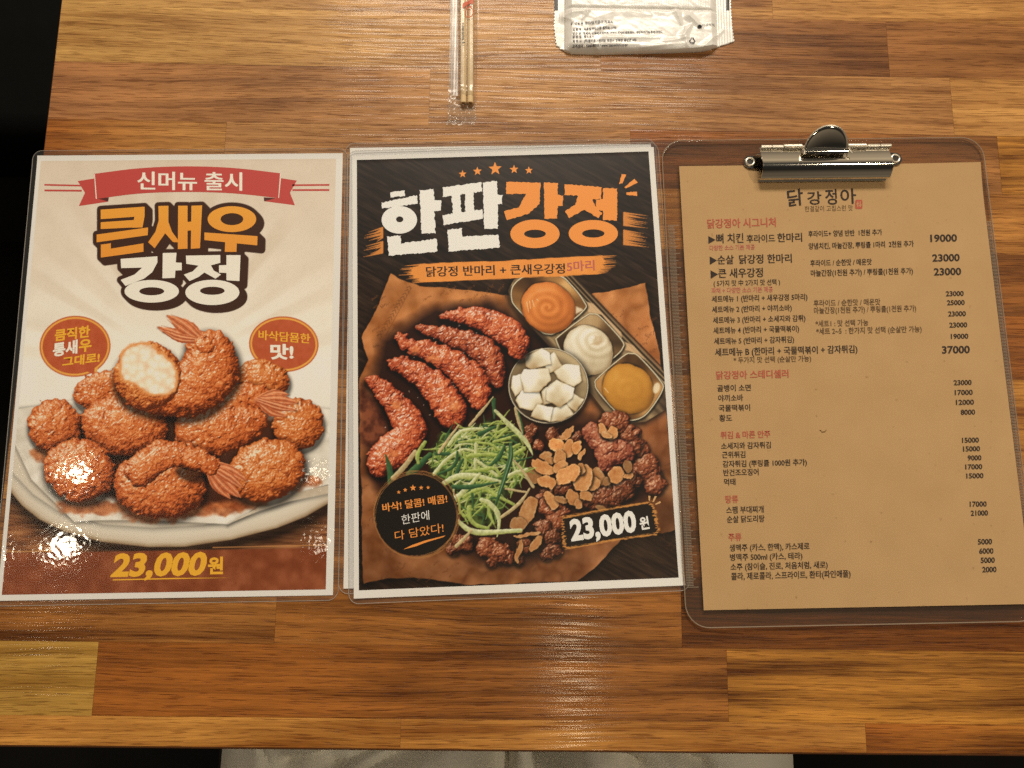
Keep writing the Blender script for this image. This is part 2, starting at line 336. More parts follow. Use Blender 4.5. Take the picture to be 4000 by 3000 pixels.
# ---------------------------------------------------------------- the artwork printed on the platter poster
def draw_platter(step=.4):
    P = Print(S2, 3.2, 4.9, 206.2, 294.0, step); X, Y = P.X, P.Y; rg = random.Random(5)
    kD, kG, kH, kI, kJ, kK = .80774, .3617, .36164, .39783, .48234, .36618
    g = fbm((X + Y * .55) * .10, (Y - X * .55), 9, 3, 3)
    P.C[:] = ramp(g, [.2, .5, .8], [(20, 12, 8), (33, 22, 15), (52, 36, 25)])
    lo = np.clip((Y - 1000) / 120, 0, 1)[..., None]
    P.C += lo * np.array([10, 5, 1])
    # kraft sheet
    kraft = np.concatenate([fD([(280, 12), (360, 52), (450, 75), (600, 85), (880, 118), (1000, 118), (1250, 112), (1514, 58), (1534, 200), (1580, 400), (1612, 700), (1650, 1000), (1668, 1250), (1600, 1270), (1480, 1250), (1400, 1285), (1350, 1345), (1280, 1420), (1180, 1497)]),
                            fK([(1170, 1325), (900, 1280), (600, 1248), (300, 1258), (78, 1312), (62, 900), (66, 300)]), fD([(130, 900), (128, 520), (168, 430), (140, 320), (212, 180)])])
    P.shadow(kraft, 40, .6, 0, 8)
    def kc(x, y, d):
        t = np.clip((y - 1100) / 1150, 0, 1); c = ramp(t, [0, .25, .55, 1], [(182, 112, 56), (168, 98, 48), (140, 80, 40), (126, 74, 38)])
        f = np.abs(fbm(x + .5 * y, y - .5 * x, 150, 6) - .5); c = c + ((f - .1) * 190)[..., None] * np.array([1, .8, .6])
        c = c + ((fbm(x, y, 26, 9) - .5) * 26)[..., None]
        return c * (1 - .35 * np.clip((x - 2450) / 250, 0, 1) * np.clip((y - 1700) / 300, 0, 1))[..., None]
    P.fill(kraft, kc, 1.2, 1, 5, 40)
    # doodles printed on the kraft sheet
    def doodle(cx, cy, s, dark):
        col = dark
        th = rg.uniform(-.9, -.3); ax = np.array([math.cos(th), math.sin(th)]); up = np.array([-ax[1], ax[0]])
        for k in range(rg.randint(3, 6)):                # a few letter-like marks in a slanting row
            o = np.array([cx, cy]) + ax * k * s * .55
            for _ in range(2): P.stroke([o + up * rg.uniform(-.4, .4) * s + ax * rg.uniform(-.2, .2) * s, o + up * rg.uniform(-.4, .4) * s + ax * rg.uniform(-.2, .3) * s], 1.3, dark, .9, .55)
    for (x0, y0, x1, y1, n, s, c) in ((1440, 1150, 1560, 1480, 22, 16, (120, 68, 30)), (1640, 1130, 2000, 1200, 12, 20, (122, 70, 32)), (2380, 1150, 2600, 1450, 16, 20, (120, 68, 32)), (1420, 2090, 1600, 2260, 10, 26, (88, 50, 24)),
                                      (1560, 2200, 2100, 2310, 26, 16, (96, 54, 26)), (1410, 1880, 1470, 2100, 8, 20, (94, 54, 26)), (2540, 1700, 2640, 1900, 8, 18, (92, 52, 26)), (2580, 2020, 2660, 2150, 5, 24, (74, 42, 22)), (1410, 1500, 1470, 1900, 10, 18, (92, 50, 24))):
        for _ in range(n): doodle(rg.uniform(x0, x1), rg.uniform(y0, y1), s * rg.uniform(.5, 1), c)
    for i in range(15):                                   # a slanting line of printed capitals
        a = fJ([(190 + i * 17, 440 - i * 27.5)])[0]
        P.stroke([a + np.array([-7, -3]), a + np.array([5, -9]), a + np.array([8, 4])], 1.5, (112, 64, 28), .9, .75)
    P.stroke(fJ([(240, 440), (450, 50)]), 1.2, (116, 66, 28), .9, .7)
    # deep shade under the food
    P.fill(fD([(230, 330), (480, 170), (760, 140), (960, 260), (1080, 360), (900, 640), (950, 760), (1300, 690), (1480, 820), (1580, 1040), (1490, 1130), (1120, 1200), (1120, 1340), (900, 1430), (700, 1400), (560, 1330), (440, 1330), (160, 980), (170, 620)]), (34, 15, 9), 26, .93, 16, 60)
    P.fill(fJ([(30, 840), (100, 900), (240, 1100), (260, 1250), (120, 1350), (30, 1300)]), lambda x, y, d: ramp(fbm(x, y, 30, 12), [.3, .7], [(60, 24, 14), (136, 70, 40)]), 14, .9, 12, 30)
    # steel tray with three sauces
    tray = fG([(95, 330), (70, 200), (130, 90), (250, 40), (640, 40), (770, 40), (1250, 560), (1760, 1100), (1790, 1480), (1560, 1620), (1400, 1640), (1290, 1610), (1150, 1560), (950, 1300), (530, 830), (200, 470)])
    P.shadow(tray, 30, .7, -6, 8)
    P.fill(tray, lambda x, y, d: ramp(fbm(x - y * .9, y * .15 + x * .15, 40, 13), [.25, .5, .75], [(58, 42, 28), (108, 84, 56), (168, 136, 92)]), 1.5)
    for o, c, wd in ((0, (200, 172, 124), 5), (16, (44, 30, 20), 8), (34, (150, 120, 80), 5), (54, (40, 28, 18), 9), (76, (140, 110, 74), 5), (100, (46, 32, 22), 6)):
        P.stroke(fG([(650 + o * 1.1, 40 - o * .1), (1200 + o * .7, 640 - o * .75), (1760 + o * .4, 1210 - o)]), wd * kG * 1.3, c, 1.2, .9)
    P.fill(fG([(925, 330), (990, 350), (1290, 660), (1300, 740), (1080, 470), (930, 440)]), (214, 172, 122), 2, .9)
    P.fill(fG([(1330, 760), (1420, 800), (1560, 960), (1500, 930), (1420, 870), (1330, 850)]), (210, 166, 116), 2, .9)
    C1 = spline([(100, 290), (110, 170), (190, 80), (300, 45), (620, 45), (760, 150), (890, 320), (895, 420), (610, 650), (500, 682), (390, 630), (150, 390)], 5, True)
    C2 = spline([(588, 760), (620, 690), (900, 480), (980, 455), (1070, 490), (1300, 740), (1310, 830), (1220, 930), (1000, 1095), (900, 1115), (700, 960)], 5, True)
    C3 = spline([(1005, 1220), (1030, 1150), (1310, 910), (1400, 882), (1490, 920), (1710, 1170), (1738, 1290), (1570, 1540), (1420, 1612), (1320, 1585), (1180, 1470), (1030, 1290)], 5, True)
    for c, sauce, cols, sd in ((C1, (500, 390, 300, 268, .6), [(150, 78, 30), (200, 110, 46), (226, 134, 62), (240, 164, 96)], 3), (C2, (935, 850, 285, 250, .75), [(168, 140, 100), (214, 192, 152), (238, 222, 190), (250, 240, 216)], 5), (C3, (1365, 1265, 292, 258, .75), [(140, 88, 28), (186, 122, 42), (208, 142, 54), (226, 170, 84)], 7)):
        q = fG(c)
        P.shadow(q, 10, .7, 3, 5)
        P.fill(q, (222, 202, 160), 1.2)
        P.fill(q, (90, 66, 42), 1.2, grow=-4)
        cen = q.mean(0)
        def wall(x, y, d, cen=cen, sd=sd):
            a = np.arctan2(y - cen[1], x - cen[0]); t = .5 + .35 * np.sin(a * 2 + sd) + .3 * (vn(np.cos(a) * 50, np.sin(a) * 50, 14, sd) - .5)
            return ramp(t, [0, .4, .75, 1], [(46, 32, 20), (112, 84, 52), (176, 144, 100), (228, 206, 166)]) * np.array([1, .96, .9] if sd == 5 else [1.02, .88, .68])
        P.fill(q, wall, 1.5, grow=-6)
        e = fG(ell(*sauce)); P.shadow(e, 9, .6)
        sx, sy = fG([sauce[:2]])[0]
        if sd == 5: sx += 30; sy -= 40
        def sc_(x, y, d, cols=cols, sx=sx, sy=sy, sd=sd):
            r = np.hypot(x - sx, (y - sy) * 1.15); a = np.arctan2(y - sy, x - sx)
            rg_ = np.sin(r * .19 + a * (1 if sd != 7 else 0) + 1.5 * fbm(x, y, 40, sd)) * np.clip(1 - r / 125, .1, 1) * (1 if sd != 7 else .25)
            t = .52 + .2 * rg_ - .0022 * (y - sy) - .0016 * (x - sx) + .3 * (fbm(x, y, 45, sd + 2) - .5) - .45 * np.clip(1 + d / 22, 0, 1) ** 2
            return ramp(np.clip(t, 0, 1), [0, .4, .7, 1], cols)
        P.fill(e, sc_, 1.8, 1, 5, 40)
    for a, b in (((270, 330), (290, 440)), ((300, 320), (310, 400)), ((330, 310), (350, 380)), ((380, 300), (395, 320)), ((1110, 1260), (1150, 1310))):
        P.stroke(fG([a, b]), [1.4, 2.4, 1], (252, 214, 160), 1, .8)
    P.fill(fG([(800, 380), (860, 400), (880, 420), (800, 460)]), (244, 220, 180), 3, .8); P.fill(fG(ell(1670, 1260, 35, 60, .3)), (240, 220, 180), 3, .8)
    P.fill(fG([(1000, 690), (1070, 700), (1090, 760), (1040, 800), (960, 790), (1010, 760)]), (196, 160, 112), 4, .6)
    # radish bowl
    bowl = fG(ell(503, 1235, 432, 408)); P.shadow(bowl, 30, .8, 6, 10)
    P.fill(bowl, (226, 206, 168), 1.2)
    P.fill(bowl, (84, 66, 44), 1.2, grow=-3)
    bc = fG([(503, 1235)])[0]
    P.fill(bowl, lambda x, y, d: ramp(np.clip(.55 + .5 * np.sin(np.arctan2(y - bc[1], x - bc[0]) * 1.0 + 2.6) + .2 * (vn(x, y, 20, 3) - .5), 0, 1), [0, .5, 1], [(58, 44, 30), (128, 104, 70), (190, 162, 116)]), 1.4, grow=-5)
    P.fill(bowl, (70, 52, 32), 14, .6, grow=-34)
    cubes = ([(120, 1130), (205, 1110), (250, 1270), (150, 1350), (100, 1260)], [(515, 900), (560, 868), (655, 1030), (520, 1100), (470, 1030)], [(720, 1290), (885, 1380), (800, 1510), (700, 1450)], [(245, 930), (430, 832), (515, 880), (530, 1000), (320, 1055), (265, 1025)],
             [(560, 1080), (690, 1000), (835, 1020), (866, 1180), (780, 1246), (640, 1190)], [(430, 1290), (560, 1200), (600, 1400), (440, 1440)], [(148, 1390), (215, 1290), (400, 1290), (440, 1420), (330, 1500), (190, 1470)], [(205, 1130), (240, 1062), (500, 1048), (528, 1180), (400, 1305), (240, 1300)],
             [(530, 1480), (700, 1440), (770, 1540), (640, 1615), (500, 1625)], [(485, 1280), (590, 1168), (782, 1262), (758, 1370), (632, 1467), (480, 1390)], [(325, 1540), (378, 1432), (552, 1470), (520, 1624), (320, 1570)])
    for i, c in enumerate(cubes):
        q = fG(c); P.shadow(q, 10, .45, 1, 3); y0, y1 = q[:, 1].min(), q[:, 1].max(); x0, x1 = q[:, 0].min(), q[:, 0].max()
        P.fill(q, lambda x, y, d, i=i, y0=y0, y1=y1, x0=x0, x1=x1: ramp(np.clip(1.05 - .75 * (y - y0) / (y1 - y0) + .25 * np.sin((x - x0) / (x1 - x0) * 5 + i) + .3 * (vn(x, y, 22, i) - .5) - .5 * np.clip(1 + d / 5, 0, 1), 0, 1), [0, .35, .7, 1], [(178, 144, 96), (212, 188, 146), (234, 218, 184), (248, 240, 218)]), 1.3, 1, 3, 18, grow=1, seed=i)
    # fried strips under red glaze
    RD = [(52, 16, 9), (116, 40, 21), (168, 68, 36), (200, 95, 52), (224, 126, 74), (244, 172, 120)]
    def glint(x0, y0, x1, y1, n):
        for _ in range(n):
            a = fJ([(rg.uniform(x0, x1), rg.uniform(y0, y1))])[0]; t = rg.uniform(0, 3.1); l = rg.uniform(2, 6)
            P.stroke([a, a + l * np.array([math.cos(t), math.sin(t)])], [1.2, .5], (246, 206, 178), .9, .75)
    T = lambda p, r, sd, cols=RD, **k: P.blob(sc(np.column_stack([chain(p, r)]), fJ, kJ), cols, seed=sd, **dict(dict(cs=12, bump=.95, gloss=.95, edge=13, hi=(250, 214, 186), gp=14, sh=(24, .85, 2, 12)), **k))
    T([(700, 285), (850, 275), (1000, 300), (1150, 365), (1280, 460), (1325, 560)], [26, 66, 92, 112, 118, 74], 41)
    T([(520, 362), (650, 410), (800, 455), (950, 505), (1070, 590), (1120, 690), (1130, 800)], [30, 58, 80, 98, 108, 96, 60], 42, [(44, 15, 8), (100, 36, 20), (148, 60, 33), (180, 86, 48), (208, 116, 68), (236, 160, 110)])
    T([(352, 448), (450, 525), (600, 565), (780, 650), (900, 750), (975, 860), (1000, 965)], [40, 56, 82, 106, 124, 118, 74], 43)
    T([(300, 655), (420, 695), (560, 780), (680, 900), (755, 1015), (780, 1100)], [40, 78, 100, 124, 138, 106], 44)
    T([(105, 800), (200, 850), (290, 960), (380, 1070), (430, 1190), (370, 1320), (240, 1420), (200, 1480)], [36, 66, 92, 122, 142, 150, 140, 104], 45)
    for b in ((780, 230, 1300, 480, 26), (620, 400, 1060, 600, 18), (470, 510, 980, 860, 30), (380, 680, 800, 1090, 30), (180, 860, 520, 1450, 30)): glint(*b)
    for c in ((330, 995, 42, 34), (800, 1010, 40, 44), (300, 1400, 46, 30), (480, 560, 34, 26), (620, 620, 46, 26)):
        P.fill(fJ(ell(*c)), (224, 136, 76), 9, .6, 6, 12)
    # dark fried lumps
    BR = [(26, 10, 5), (64, 27, 13), (108, 50, 26), (142, 72, 40), (172, 98, 60), (212, 152, 108)]
    BD = [(20, 8, 4), (50, 22, 11), (86, 41, 20), (118, 58, 32), (148, 80, 48), (190, 128, 86)]
    B = lambda d, f, k, sd, cols=BR, cs=12: P.blob(sc(d, f, k), cols, seed=sd, cs=cs, bump=.95, gloss=.55, edge=13, gp=16, hi=(240, 200, 160), sh=(16, .7, 2, 6), flat=.8)
    B([(180, 210, 66), (150, 290, 60)], fI, kI, 51, BD); B([(400, 240, 66), (640, 270, 56), (480, 300, 50)], fI, kI, 52, BD); B([(262, 360, 62)], fI, kI, 53)
    B([(1250, 400, 104), (1330, 540, 118), (1260, 630, 108), (1400, 640, 80), (1330, 680, 80)], fI, kI, 54, BR, 15); B([(1400, 750, 96), (1455, 720, 66)], fI, kI, 55, BR, 14)
    B([(1100, 770, 130), (1190, 700, 96), (920, 850, 128), (790, 900, 96), (1020, 850, 110)], fI, kI, 56, BD, 15)
    B([(480, 760, 90), (330, 820, 60)], fI, kI, 60, BD)
    B([(380, 950, 120), (480, 1010, 90), (300, 880, 74), (430, 1090, 104)], fI, kI, 57, BR, 14); B([(300, 1160, 92), (400, 1250, 84), (420, 1380, 76), (340, 1420, 66)], fI, kI, 58, BD); B([(120, 1330, 86), (60, 1480, 50)], fI, kI, 59, BD)
    B([(1040, 950, 66), (1170, 880, 96), (1080, 860, 60)], fK, kK, 61, BD); B([(1400, 920, 116), (1530, 980, 124), (1450, 1080, 62), (1620, 1030, 80)], fK, kK, 62)
    B([(1050, 115, 105), (940, 110, 92), (1165, 240, 98), (1150, 390, 108), (1215, 330, 70)], fI, kI, 63, BR, 15); B([(790, 225, 98), (880, 290, 128), (950, 410, 150), (1070, 420, 126), (920, 525, 82)], fI, kI, 64, [(40, 14, 9), (92, 38, 24), (138, 66, 42), (168, 90, 58), (192, 116, 78), (226, 168, 126)], cs=16)
    # garlic chips
    chips = ((210, 650, 92, 74, .8, .75), (330, 452, 64, 36, -.1, .9), (372, 500, 50, 40, .3, .9), (540, 235, 88, 38, -.85, .95), (435, 348, 78, 66, .1, 1.12), (560, 380, 58, 88, .3, 1.0), (640, 372, 46, 68, .2, 1.05), (680, 435, 62, 26, -1.05, .98), (465, 470, 66, 82, .2, .95), (300, 565, 118, 66, .5, 1.0), (480, 560, 80, 54, -.5, .98),
             (850, 660, 56, 92, -.5, .85), (940, 700, 50, 55, .3, .75), (790, 720, 78, 72, -.4, .92), (700, 680, 96, 134, .3, .98), (680, 580, 40, 60, -.3, .9), (552, 634, 138, 86, -.5, 1.06), (345, 712, 94, 62, .2, 1.0), (1022, 648, 76, 84, .35, .98), (1142, 650, 54, 24, -.35, .95), (1130, 560, 40, 62, -.4, .72), (890, 205, 38, 78, -.45, 1.0), (985, 232, 54, 72, .4, 1.0), (925, 255, 60, 34, .3, .95),
             (380, 892, 102, 52, .95, .95), (482, 882, 66, 34, .5, .8), (600, 870, 66, 84, -.35, .92), (650, 930, 40, 56, -.3, .9), (722, 850, 62, 50, .1, .92), (160, 990, 148, 78, -1.12, .88), (60, 1130, 84, 84, .5, .8), (150, 1228, 140, 20, -.15, .9), (232, 1312, 90, 48, -.85, .9), (66, 1390, 28, 118, .2, .88), (872, 972, 54, 34, .1, .7))
    for i, (cx, cy, rx, ry, ro, m) in enumerate(chips):
        q = fI(ell(cx, cy, rx, ry, ro, 26)); P.shadow(q, 11, .7, 2, 5)
        def cc(x, y, d, i=i, m=m):
            t = .55 + .5 * (fbm(x, y, 20, i + 3) - .5) + .35 * (fbm(x + y, y - x, 8, i) - .5) + .3 * np.clip(1 + d / 7, 0, 1) - .55 * np.clip(1 + d / 2.2, 0, 1) ** 2
            return ramp(np.clip(t, 0, 1), [0, .35, .7, 1], [(118, 62, 26), (190, 118, 60), (216, 152, 90), (240, 192, 136)]) * m
        P.fill(q, cc, 1.1, 1, 9, 22, seed=i * 3 + 2)
    # spring onion threads
    wt = ((150, 150, 70), (232, 226, 180)); yg = ((108, 122, 34), (202, 204, 120)); dg = ((24, 52, 28), (84, 118, 66)); pb = ((150, 122, 74), (222, 196, 142)); md = ((64, 92, 32), (150, 168, 84))
    mound = fH([(50, 640), (180, 450), (400, 370), (720, 280), (930, 330), (1060, 560), (1090, 800), (1000, 1000), (830, 1200), (770, 1420), (600, 1440), (430, 1340), (350, 1130), (200, 930), (60, 840)])
    P.fill(mound, lambda x, y, d: ramp(fbm(x, y, 20, 4), [.3, .7], [(28, 34, 14), (82, 96, 40)]), 10, .95, 14, 40)
    cen = fH([(600, 800)])[0]; n = 0
    while n < 230:
        p = np.array([rg.uniform(60, 1080), rg.uniform(300, 1430)]); q = fH([p])
        if sdf(q[:, 0], q[:, 1], mound)[0] > -8: continue
        a = rg.gauss(-.35, .8); L = rg.uniform(60, 190); b = rg.uniform(-60, 60)
        d = np.array([math.cos(a), math.sin(a)]); nn = np.array([-d[1], d[0]])
        P.stroke(spline(fH([p - d * L, p + nn * b, p + d * L]), 5), [1.5, rg.uniform(2.5, 5.5), 1.5], None, 1, .95, rg.choice((wt, yg, yg, md, md, dg, yg)), 2, n); n += 1
    st = ((((690, 340), (780, 290), (850, 320)), 8, yg), (((745, 515), (920, 470)), 16, yg), (((780, 470), (890, 380)), 13, yg), (((945, 660), (1070, 590)), 22, yg), (((890, 600), (1020, 540)), 14, yg), (((740, 60), (748, 260)), (24, 8), dg), (((590, 430), (760, 350)), (28, 12), dg), (((120, 640), (260, 645)), 20, dg),
          (((480, 340), (600, 200), (738, 30)), (12, 17, 5), pb), (((150, 630), (220, 530), (362, 340)), (14, 16, 10), pb), (((260, 555), (340, 440), (440, 388), (620, 375)), (16, 22, 16), wt), (((370, 520), (480, 505), (600, 490), (685, 460)), (12, 18, 10), yg), (((550, 520), (700, 540), (800, 600)), 13, yg), (((548, 540), (540, 810)), 17, wt),
          (((100, 860), (200, 740), (300, 655), (420, 597), (520, 612)), (20, 18, 12), wt), (((380, 740), (450, 680), (600, 655), (770, 655)), (14, 24, 16), yg), (((560, 720), (660, 790), (780, 880)), 18, wt), (((450, 835), (600, 820), (750, 800), (800, 860)), (14, 22, 14), yg), (((420, 630), (440, 760), (380, 880)), (18, 16, 10), yg), (((340, 860), (380, 750), (412, 700)), (24, 12), dg), (((130, 870), (280, 800), (340, 720), (350, 620)), (12, 20, 12), dg),
          (((890, 885), (1000, 840), (1100, 815)), (20, 18), wt), (((945, 700), (1050, 820), (1170, 1000)), (10, 17), pb), (((210, 960), (350, 890), (550, 885), (810, 945)), (28, 34, 18), wt), (((420, 1110), (520, 1050), (640, 1010)), 20, yg), (((330, 1130), (450, 1020), (590, 860)), (34, 14), wt), (((640, 1020), (760, 1090), (960, 1190)), (20, 16), yg), (((300, 1000), (500, 1000), (790, 948)), (24, 26, 6), dg), (((870, 1020), (1100, 1060)), 11, pb), (((715, 760), (800, 680), (860, 560)), (14, 26, 12), dg), (((990, 720), (1160, 675)), (12, 5), dg),
          (((760, 180), (900, 320), (1040, 450), (1120, 560), (1165, 660)), (16, 28, 24, 4), wt), (((1000, 200), (1050, 350), (1060, 430)), (18, 8), dg), (((975, 150), (1010, 290), (1050, 420)), (14, 18, 6), pb), (((510, 1080), (520, 1240)), (16, 5), dg), (((480, 1220), (478, 1320), (550, 1410), (680, 1450)), (26, 18), yg), (((820, 1330), (960, 1230), (1060, 1130), (1130, 1020)), (18, 20, 8), pb), (((370, 1130), (380, 1260), (430, 1320)), (12, 16), yg), (((680, 1130), (700, 1280), (745, 1400)), (16, 10), yg),
          (((610, 1140), (700, 1180), (780, 1280), (800, 1400), (780, 1540)), (22, 28, 6), wt), (((360, 1370), (450, 1450), (560, 1490), (750, 1490), (1030, 1470)), (22, 32, 22), wt), (((340, 1640), (420, 1560), (500, 1470)), (20, 14), pb), (((925, 540), (925, 680), (860, 900), (800, 1090), (760, 1190)), (18, 30, 20, 8), dg))
    for i, (p, r, c) in enumerate(st):
        q = spline(fH(p), 6); P.shadow(np.concatenate([q, q[::-1] + .5]), 6, .45, 1, 3); P.stroke(q, np.atleast_1d(r) * kH, None, 1, 1, c, 2, i)
    P.stroke(spline(fH([(930, 560), (925, 690), (862, 900), (800, 1080)]), 5), 1.3, (170, 190, 140), 1, .7)
    for p, r, c in (([(440, 1560), (600, 1400)], (34, 18), dg), ([(240, 1400), (270, 1500), (290, 1640)], (4, 22, 30), dg), ([(305, 1590), (400, 1490), (478, 1380)], (22, 18), pb), ([(505, 1470), (500, 1400), (560, 1300)], (12, 16, 14), yg)):
        q = spline(fJ(p), 6); P.shadow(np.concatenate([q, q[::-1] + .5]), 6, .5, 1, 3); P.stroke(q, np.atleast_1d(r) * kJ, None, 1, 1, c, 2, 3)
    # round seal with a brushed ring
    cx, cy = 645, 580
    P.fill(fK(ell(cx, cy, 448, 438)), (26, 18, 13), 1.5, 1, 2, 20)
    for k in range(7):
        a0 = rg.uniform(0, 6.28); da = rg.uniform(1.6, 4.6); R = 438 + k * 7 - 6
        t = np.linspace(a0, a0 + da, 40); P.stroke(fK(np.stack([cx + (R + 5 * np.sin(t * 3 + k)) * np.cos(t), cy + R * np.sin(t)], 1)), [.6, rg.uniform(1, 2.2), .5], (168, 112, 58), .9, .85, None, 3, k)
    P.fill(fK(ell(cx, cy, 428, 420)), (27, 20, 15), 1.2)
    # price plate
    plate = fI([(492, 1068), (520, 1058), (900, 985), (1340, 912), (1385, 950), (1405, 1050), (1432, 1190), (1400, 1225), (1000, 1280), (560, 1362), (520, 1350), (505, 1240)])
    P.fill(plate, (196, 128, 60), 1.2, 1, 16, 14, 3, grow=3, seed=4)
    P.fill(plate, (30, 22, 16), 1.2, 1, 12, 14, 3, grow=-3, seed=9)
    for a, b in (((470, 1050), (1380, 895)), ((500, 1070), (900, 1000)), ((520, 1375), (1000, 1290)), ((540, 1350), (1445, 1200)), ((900, 1300), (1430, 1215))):
        P.stroke(fI([a, b]), [.6, 2.2, 1.6, .5], (200, 134, 62), .9, .9, None, 3, 5)
    # brushed stripe and dabs round the title
    OR = lambda x, y, d: np.array((232, 142, 62), float) + ((fbm(x, y, 30, 3) - .5) * 14)[..., None]
    P.fill(fC([(470, 790), (560, 762), (1100, 742), (1640, 716), (1655, 740), (1640, 790), (1610, 828), (1100, 852), (560, 880), (500, 850)]), OR, 1.2, 1, 22, 70, 4, seed=11)
    for i in range(14):
        y = 765 + i * 8; P.stroke(fC([(560, y + 2), (400 + rg.uniform(0, 90), y + 12)]), [3.5, .6], (226, 138, 60), .9, .95)
    for i in range(13):
        y = 718 + i * 8.5; P.stroke(fC([(1600, y + 4), (1640 + rg.uniform(0, 85), y - 4)]), [3.5, .6], (226, 138, 60), .9, .95)
    for i in range(24):
        y = 545 + i * 6.6
        if 608 < y < 628: continue
        P.stroke(fC([(302, y), (160 + rg.uniform(0, 110) + abs(i - 11) * 2, y + 26)]), [3.4, .5], (214, 130, 56), .9, .95)
        y = 462 + i * 8.3; P.stroke(fC([(1772, y - 8), (1830 + rg.uniform(0, 110), y + 10)]), [3.6, .5], (216, 132, 58), .9, .95)
    return P
# ---------------------------------------------------------------- mesh and object helpers
class MB:
    def __init__(s): s.v = []; s.f = []
    def add(s, v, f):
        n = len(s.v); s.v += [tuple(float(c) for c in p) for p in v]; s.f += [tuple(n + i for i in q) for q in f]; return s
    def poly(s, p2, z): return s.add([(x, y, z) for x, y in p2], [tuple(range(len(p2)))])
    def ring(s, a, b, z):
        n = len(a); return s.add([(x, y, z) for x, y in a] + [(x, y, z) for x, y in b], [(i, (i + 1) % n, n + (i + 1) % n, n + i) for i in range(n)])
    def box(s, x0, y0, z0, x1, y1, z1):
        return s.add([(x0, y0, z0), (x1, y0, z0), (x1, y1, z0), (x0, y1, z0), (x0, y0, z1), (x1, y0, z1), (x1, y1, z1), (x0, y1, z1)],
                     [(3, 2, 1, 0), (4, 5, 6, 7), (0, 1, 5, 4), (1, 2, 6, 5), (2, 3, 7, 6), (3, 0, 4, 7)])
    def slab(s, p2, z0, z1, bev=0):
        """a plate with an outline, thickness and a rounded upper edge"""
        p = np.asarray(p2, float); n = len(p); nx = np.roll(p, -1, 0) - np.roll(p, 1, 0); nn = np.stack([nx[:, 1], -nx[:, 0]], 1); nn /= np.linalg.norm(nn, axis=1)[:, None] + 1e-9
        loops = [(p, z0)]
        if bev:
            for a in (0, .35, .7, 1): th = a * math.pi / 2; loops.append((p - nn * bev * (1 - math.cos(th)), z1 - bev * (1 - math.sin(th))))
        else: loops.append((p, z1))
        v = [(x, y, z) for q, z in loops for x, y in q]; f = [tuple(reversed(range(n))), tuple((len(loops) - 1) * n + i for i in range(n))]
        for k in range(len(loops) - 1):
            f += [(k * n + i, k * n + (i + 1) % n, (k + 1) * n + (i + 1) % n, (k + 1) * n + i) for i in range(n)]
        return s.add(v, f)
    def tube(s, pts, r, n=10, cap=True):
        p = np.asarray(pts, float); r = np.interp(np.linspace(0, 1, len(p)), np.linspace(0, 1, np.size(r)), np.atleast_1d(r).astype(float))
        t = np.gradient(p, axis=0); t /= np.linalg.norm(t, axis=1)[:, None]; up = np.array([0, 0, 1.0]) if abs(t[0, 2]) < .9 else np.array([1.0, 0, 0]); v = []
        for i in range(len(p)):
            a = np.cross(t[i], up); a /= np.linalg.norm(a); b = np.cross(a, t[i]); up = b
            v += [tuple(p[i] + r[i] * (math.cos(q) * a + math.sin(q) * b)) for q in np.linspace(0, 2 * math.pi, n, endpoint=False)]
        f = [(k * n + i, k * n + (i + 1) % n, (k + 1) * n + (i + 1) % n, (k + 1) * n + i) for k in range(len(p) - 1) for i in range(n)]
        if cap: f += [tuple(reversed(range(n))), tuple((len(p) - 1) * n + i for i in range(n))]
        return s.add(v, f)
    def grid(s, X, Y, Z):
        a, b = X.shape; i = np.arange(a * b).reshape(a, b)
        return s.add(np.stack([X, Y, Z], -1).reshape(-1, 3), np.stack([i[:-1, :-1], i[:-1, 1:], i[1:, 1:], i[1:, :-1]], -1).reshape(-1, 4))
    def build(s, name, mat, parent=None, smooth=False, bevel=0):
        me = bpy.data.meshes.new(name); me.from_pydata([(x * MM, y * MM, z * MM) for x, y, z in s.v], [], s.f); me.materials.append(mat)
        bm = bmesh.new(); bm.from_mesh(me); bmesh.ops.recalc_face_normals(bm, faces=bm.faces) if not getattr(s, 'flat', False) else None; bm.to_mesh(me); bm.free()
        if smooth: me.polygons.foreach_set('use_smooth', [True] * len(me.polygons)); (me.set_sharp_from_angle(angle=math.radians(38)) if not getattr(s, 'flat', False) else None)
        o = bpy.data.objects.new(name, me); COL.objects.link(o); o.parent = parent
        if bevel:
            m = o.modifiers.new('bevel', 'BEVEL'); m.width = bevel * MM; m.segments = 2; m.limit_method = 'ANGLE'
        return o
class Flat(MB):
    """printed shapes lying in a sheet: faces always look up"""
    flat = True
    def add(s, v, f):
        v = [tuple(float(c) for c in p) for p in v]; out = []
        for q in f:
            a = sum(v[q[i]][0] * v[q[(i + 1) % len(q)]][1] - v[q[(i + 1) % len(q)]][0] * v[q[i]][1] for i in range(len(q)))
            out.append(tuple(q) if a >= 0 else tuple(reversed(q)))
        return MB.add(s, v, out)
def thing(name, label, cat, loc=(0, 0, 0), rz=0, group=None, kind=None):
    o = bpy.data.objects.new(name, None); COL.objects.link(o); o.location = [c * MM for c in loc]; o.rotation_euler = (0, 0, rz); o.empty_display_size = .02
    return tag(o, label, cat, group, kind)
def tag(o, label, cat, group=None, kind=None):
    o['label'] = label; o['category'] = cat
    if group: o['group'] = group
    if kind: o['kind'] = kind
    return o
def rrect(x0, y0, x1, y1, r, n=7):
    o = []
    for cx, cy, a in ((x1 - r, y1 - r, 0), (x0 + r, y1 - r, 90), (x0 + r, y0 + r, 180), (x1 - r, y0 + r, 270)):
        o += [(cx + r * math.cos(math.radians(a + 90 * k / n)), cy + r * math.sin(math.radians(a + 90 * k / n))) for k in range(n + 1)]
    return np.array(o)

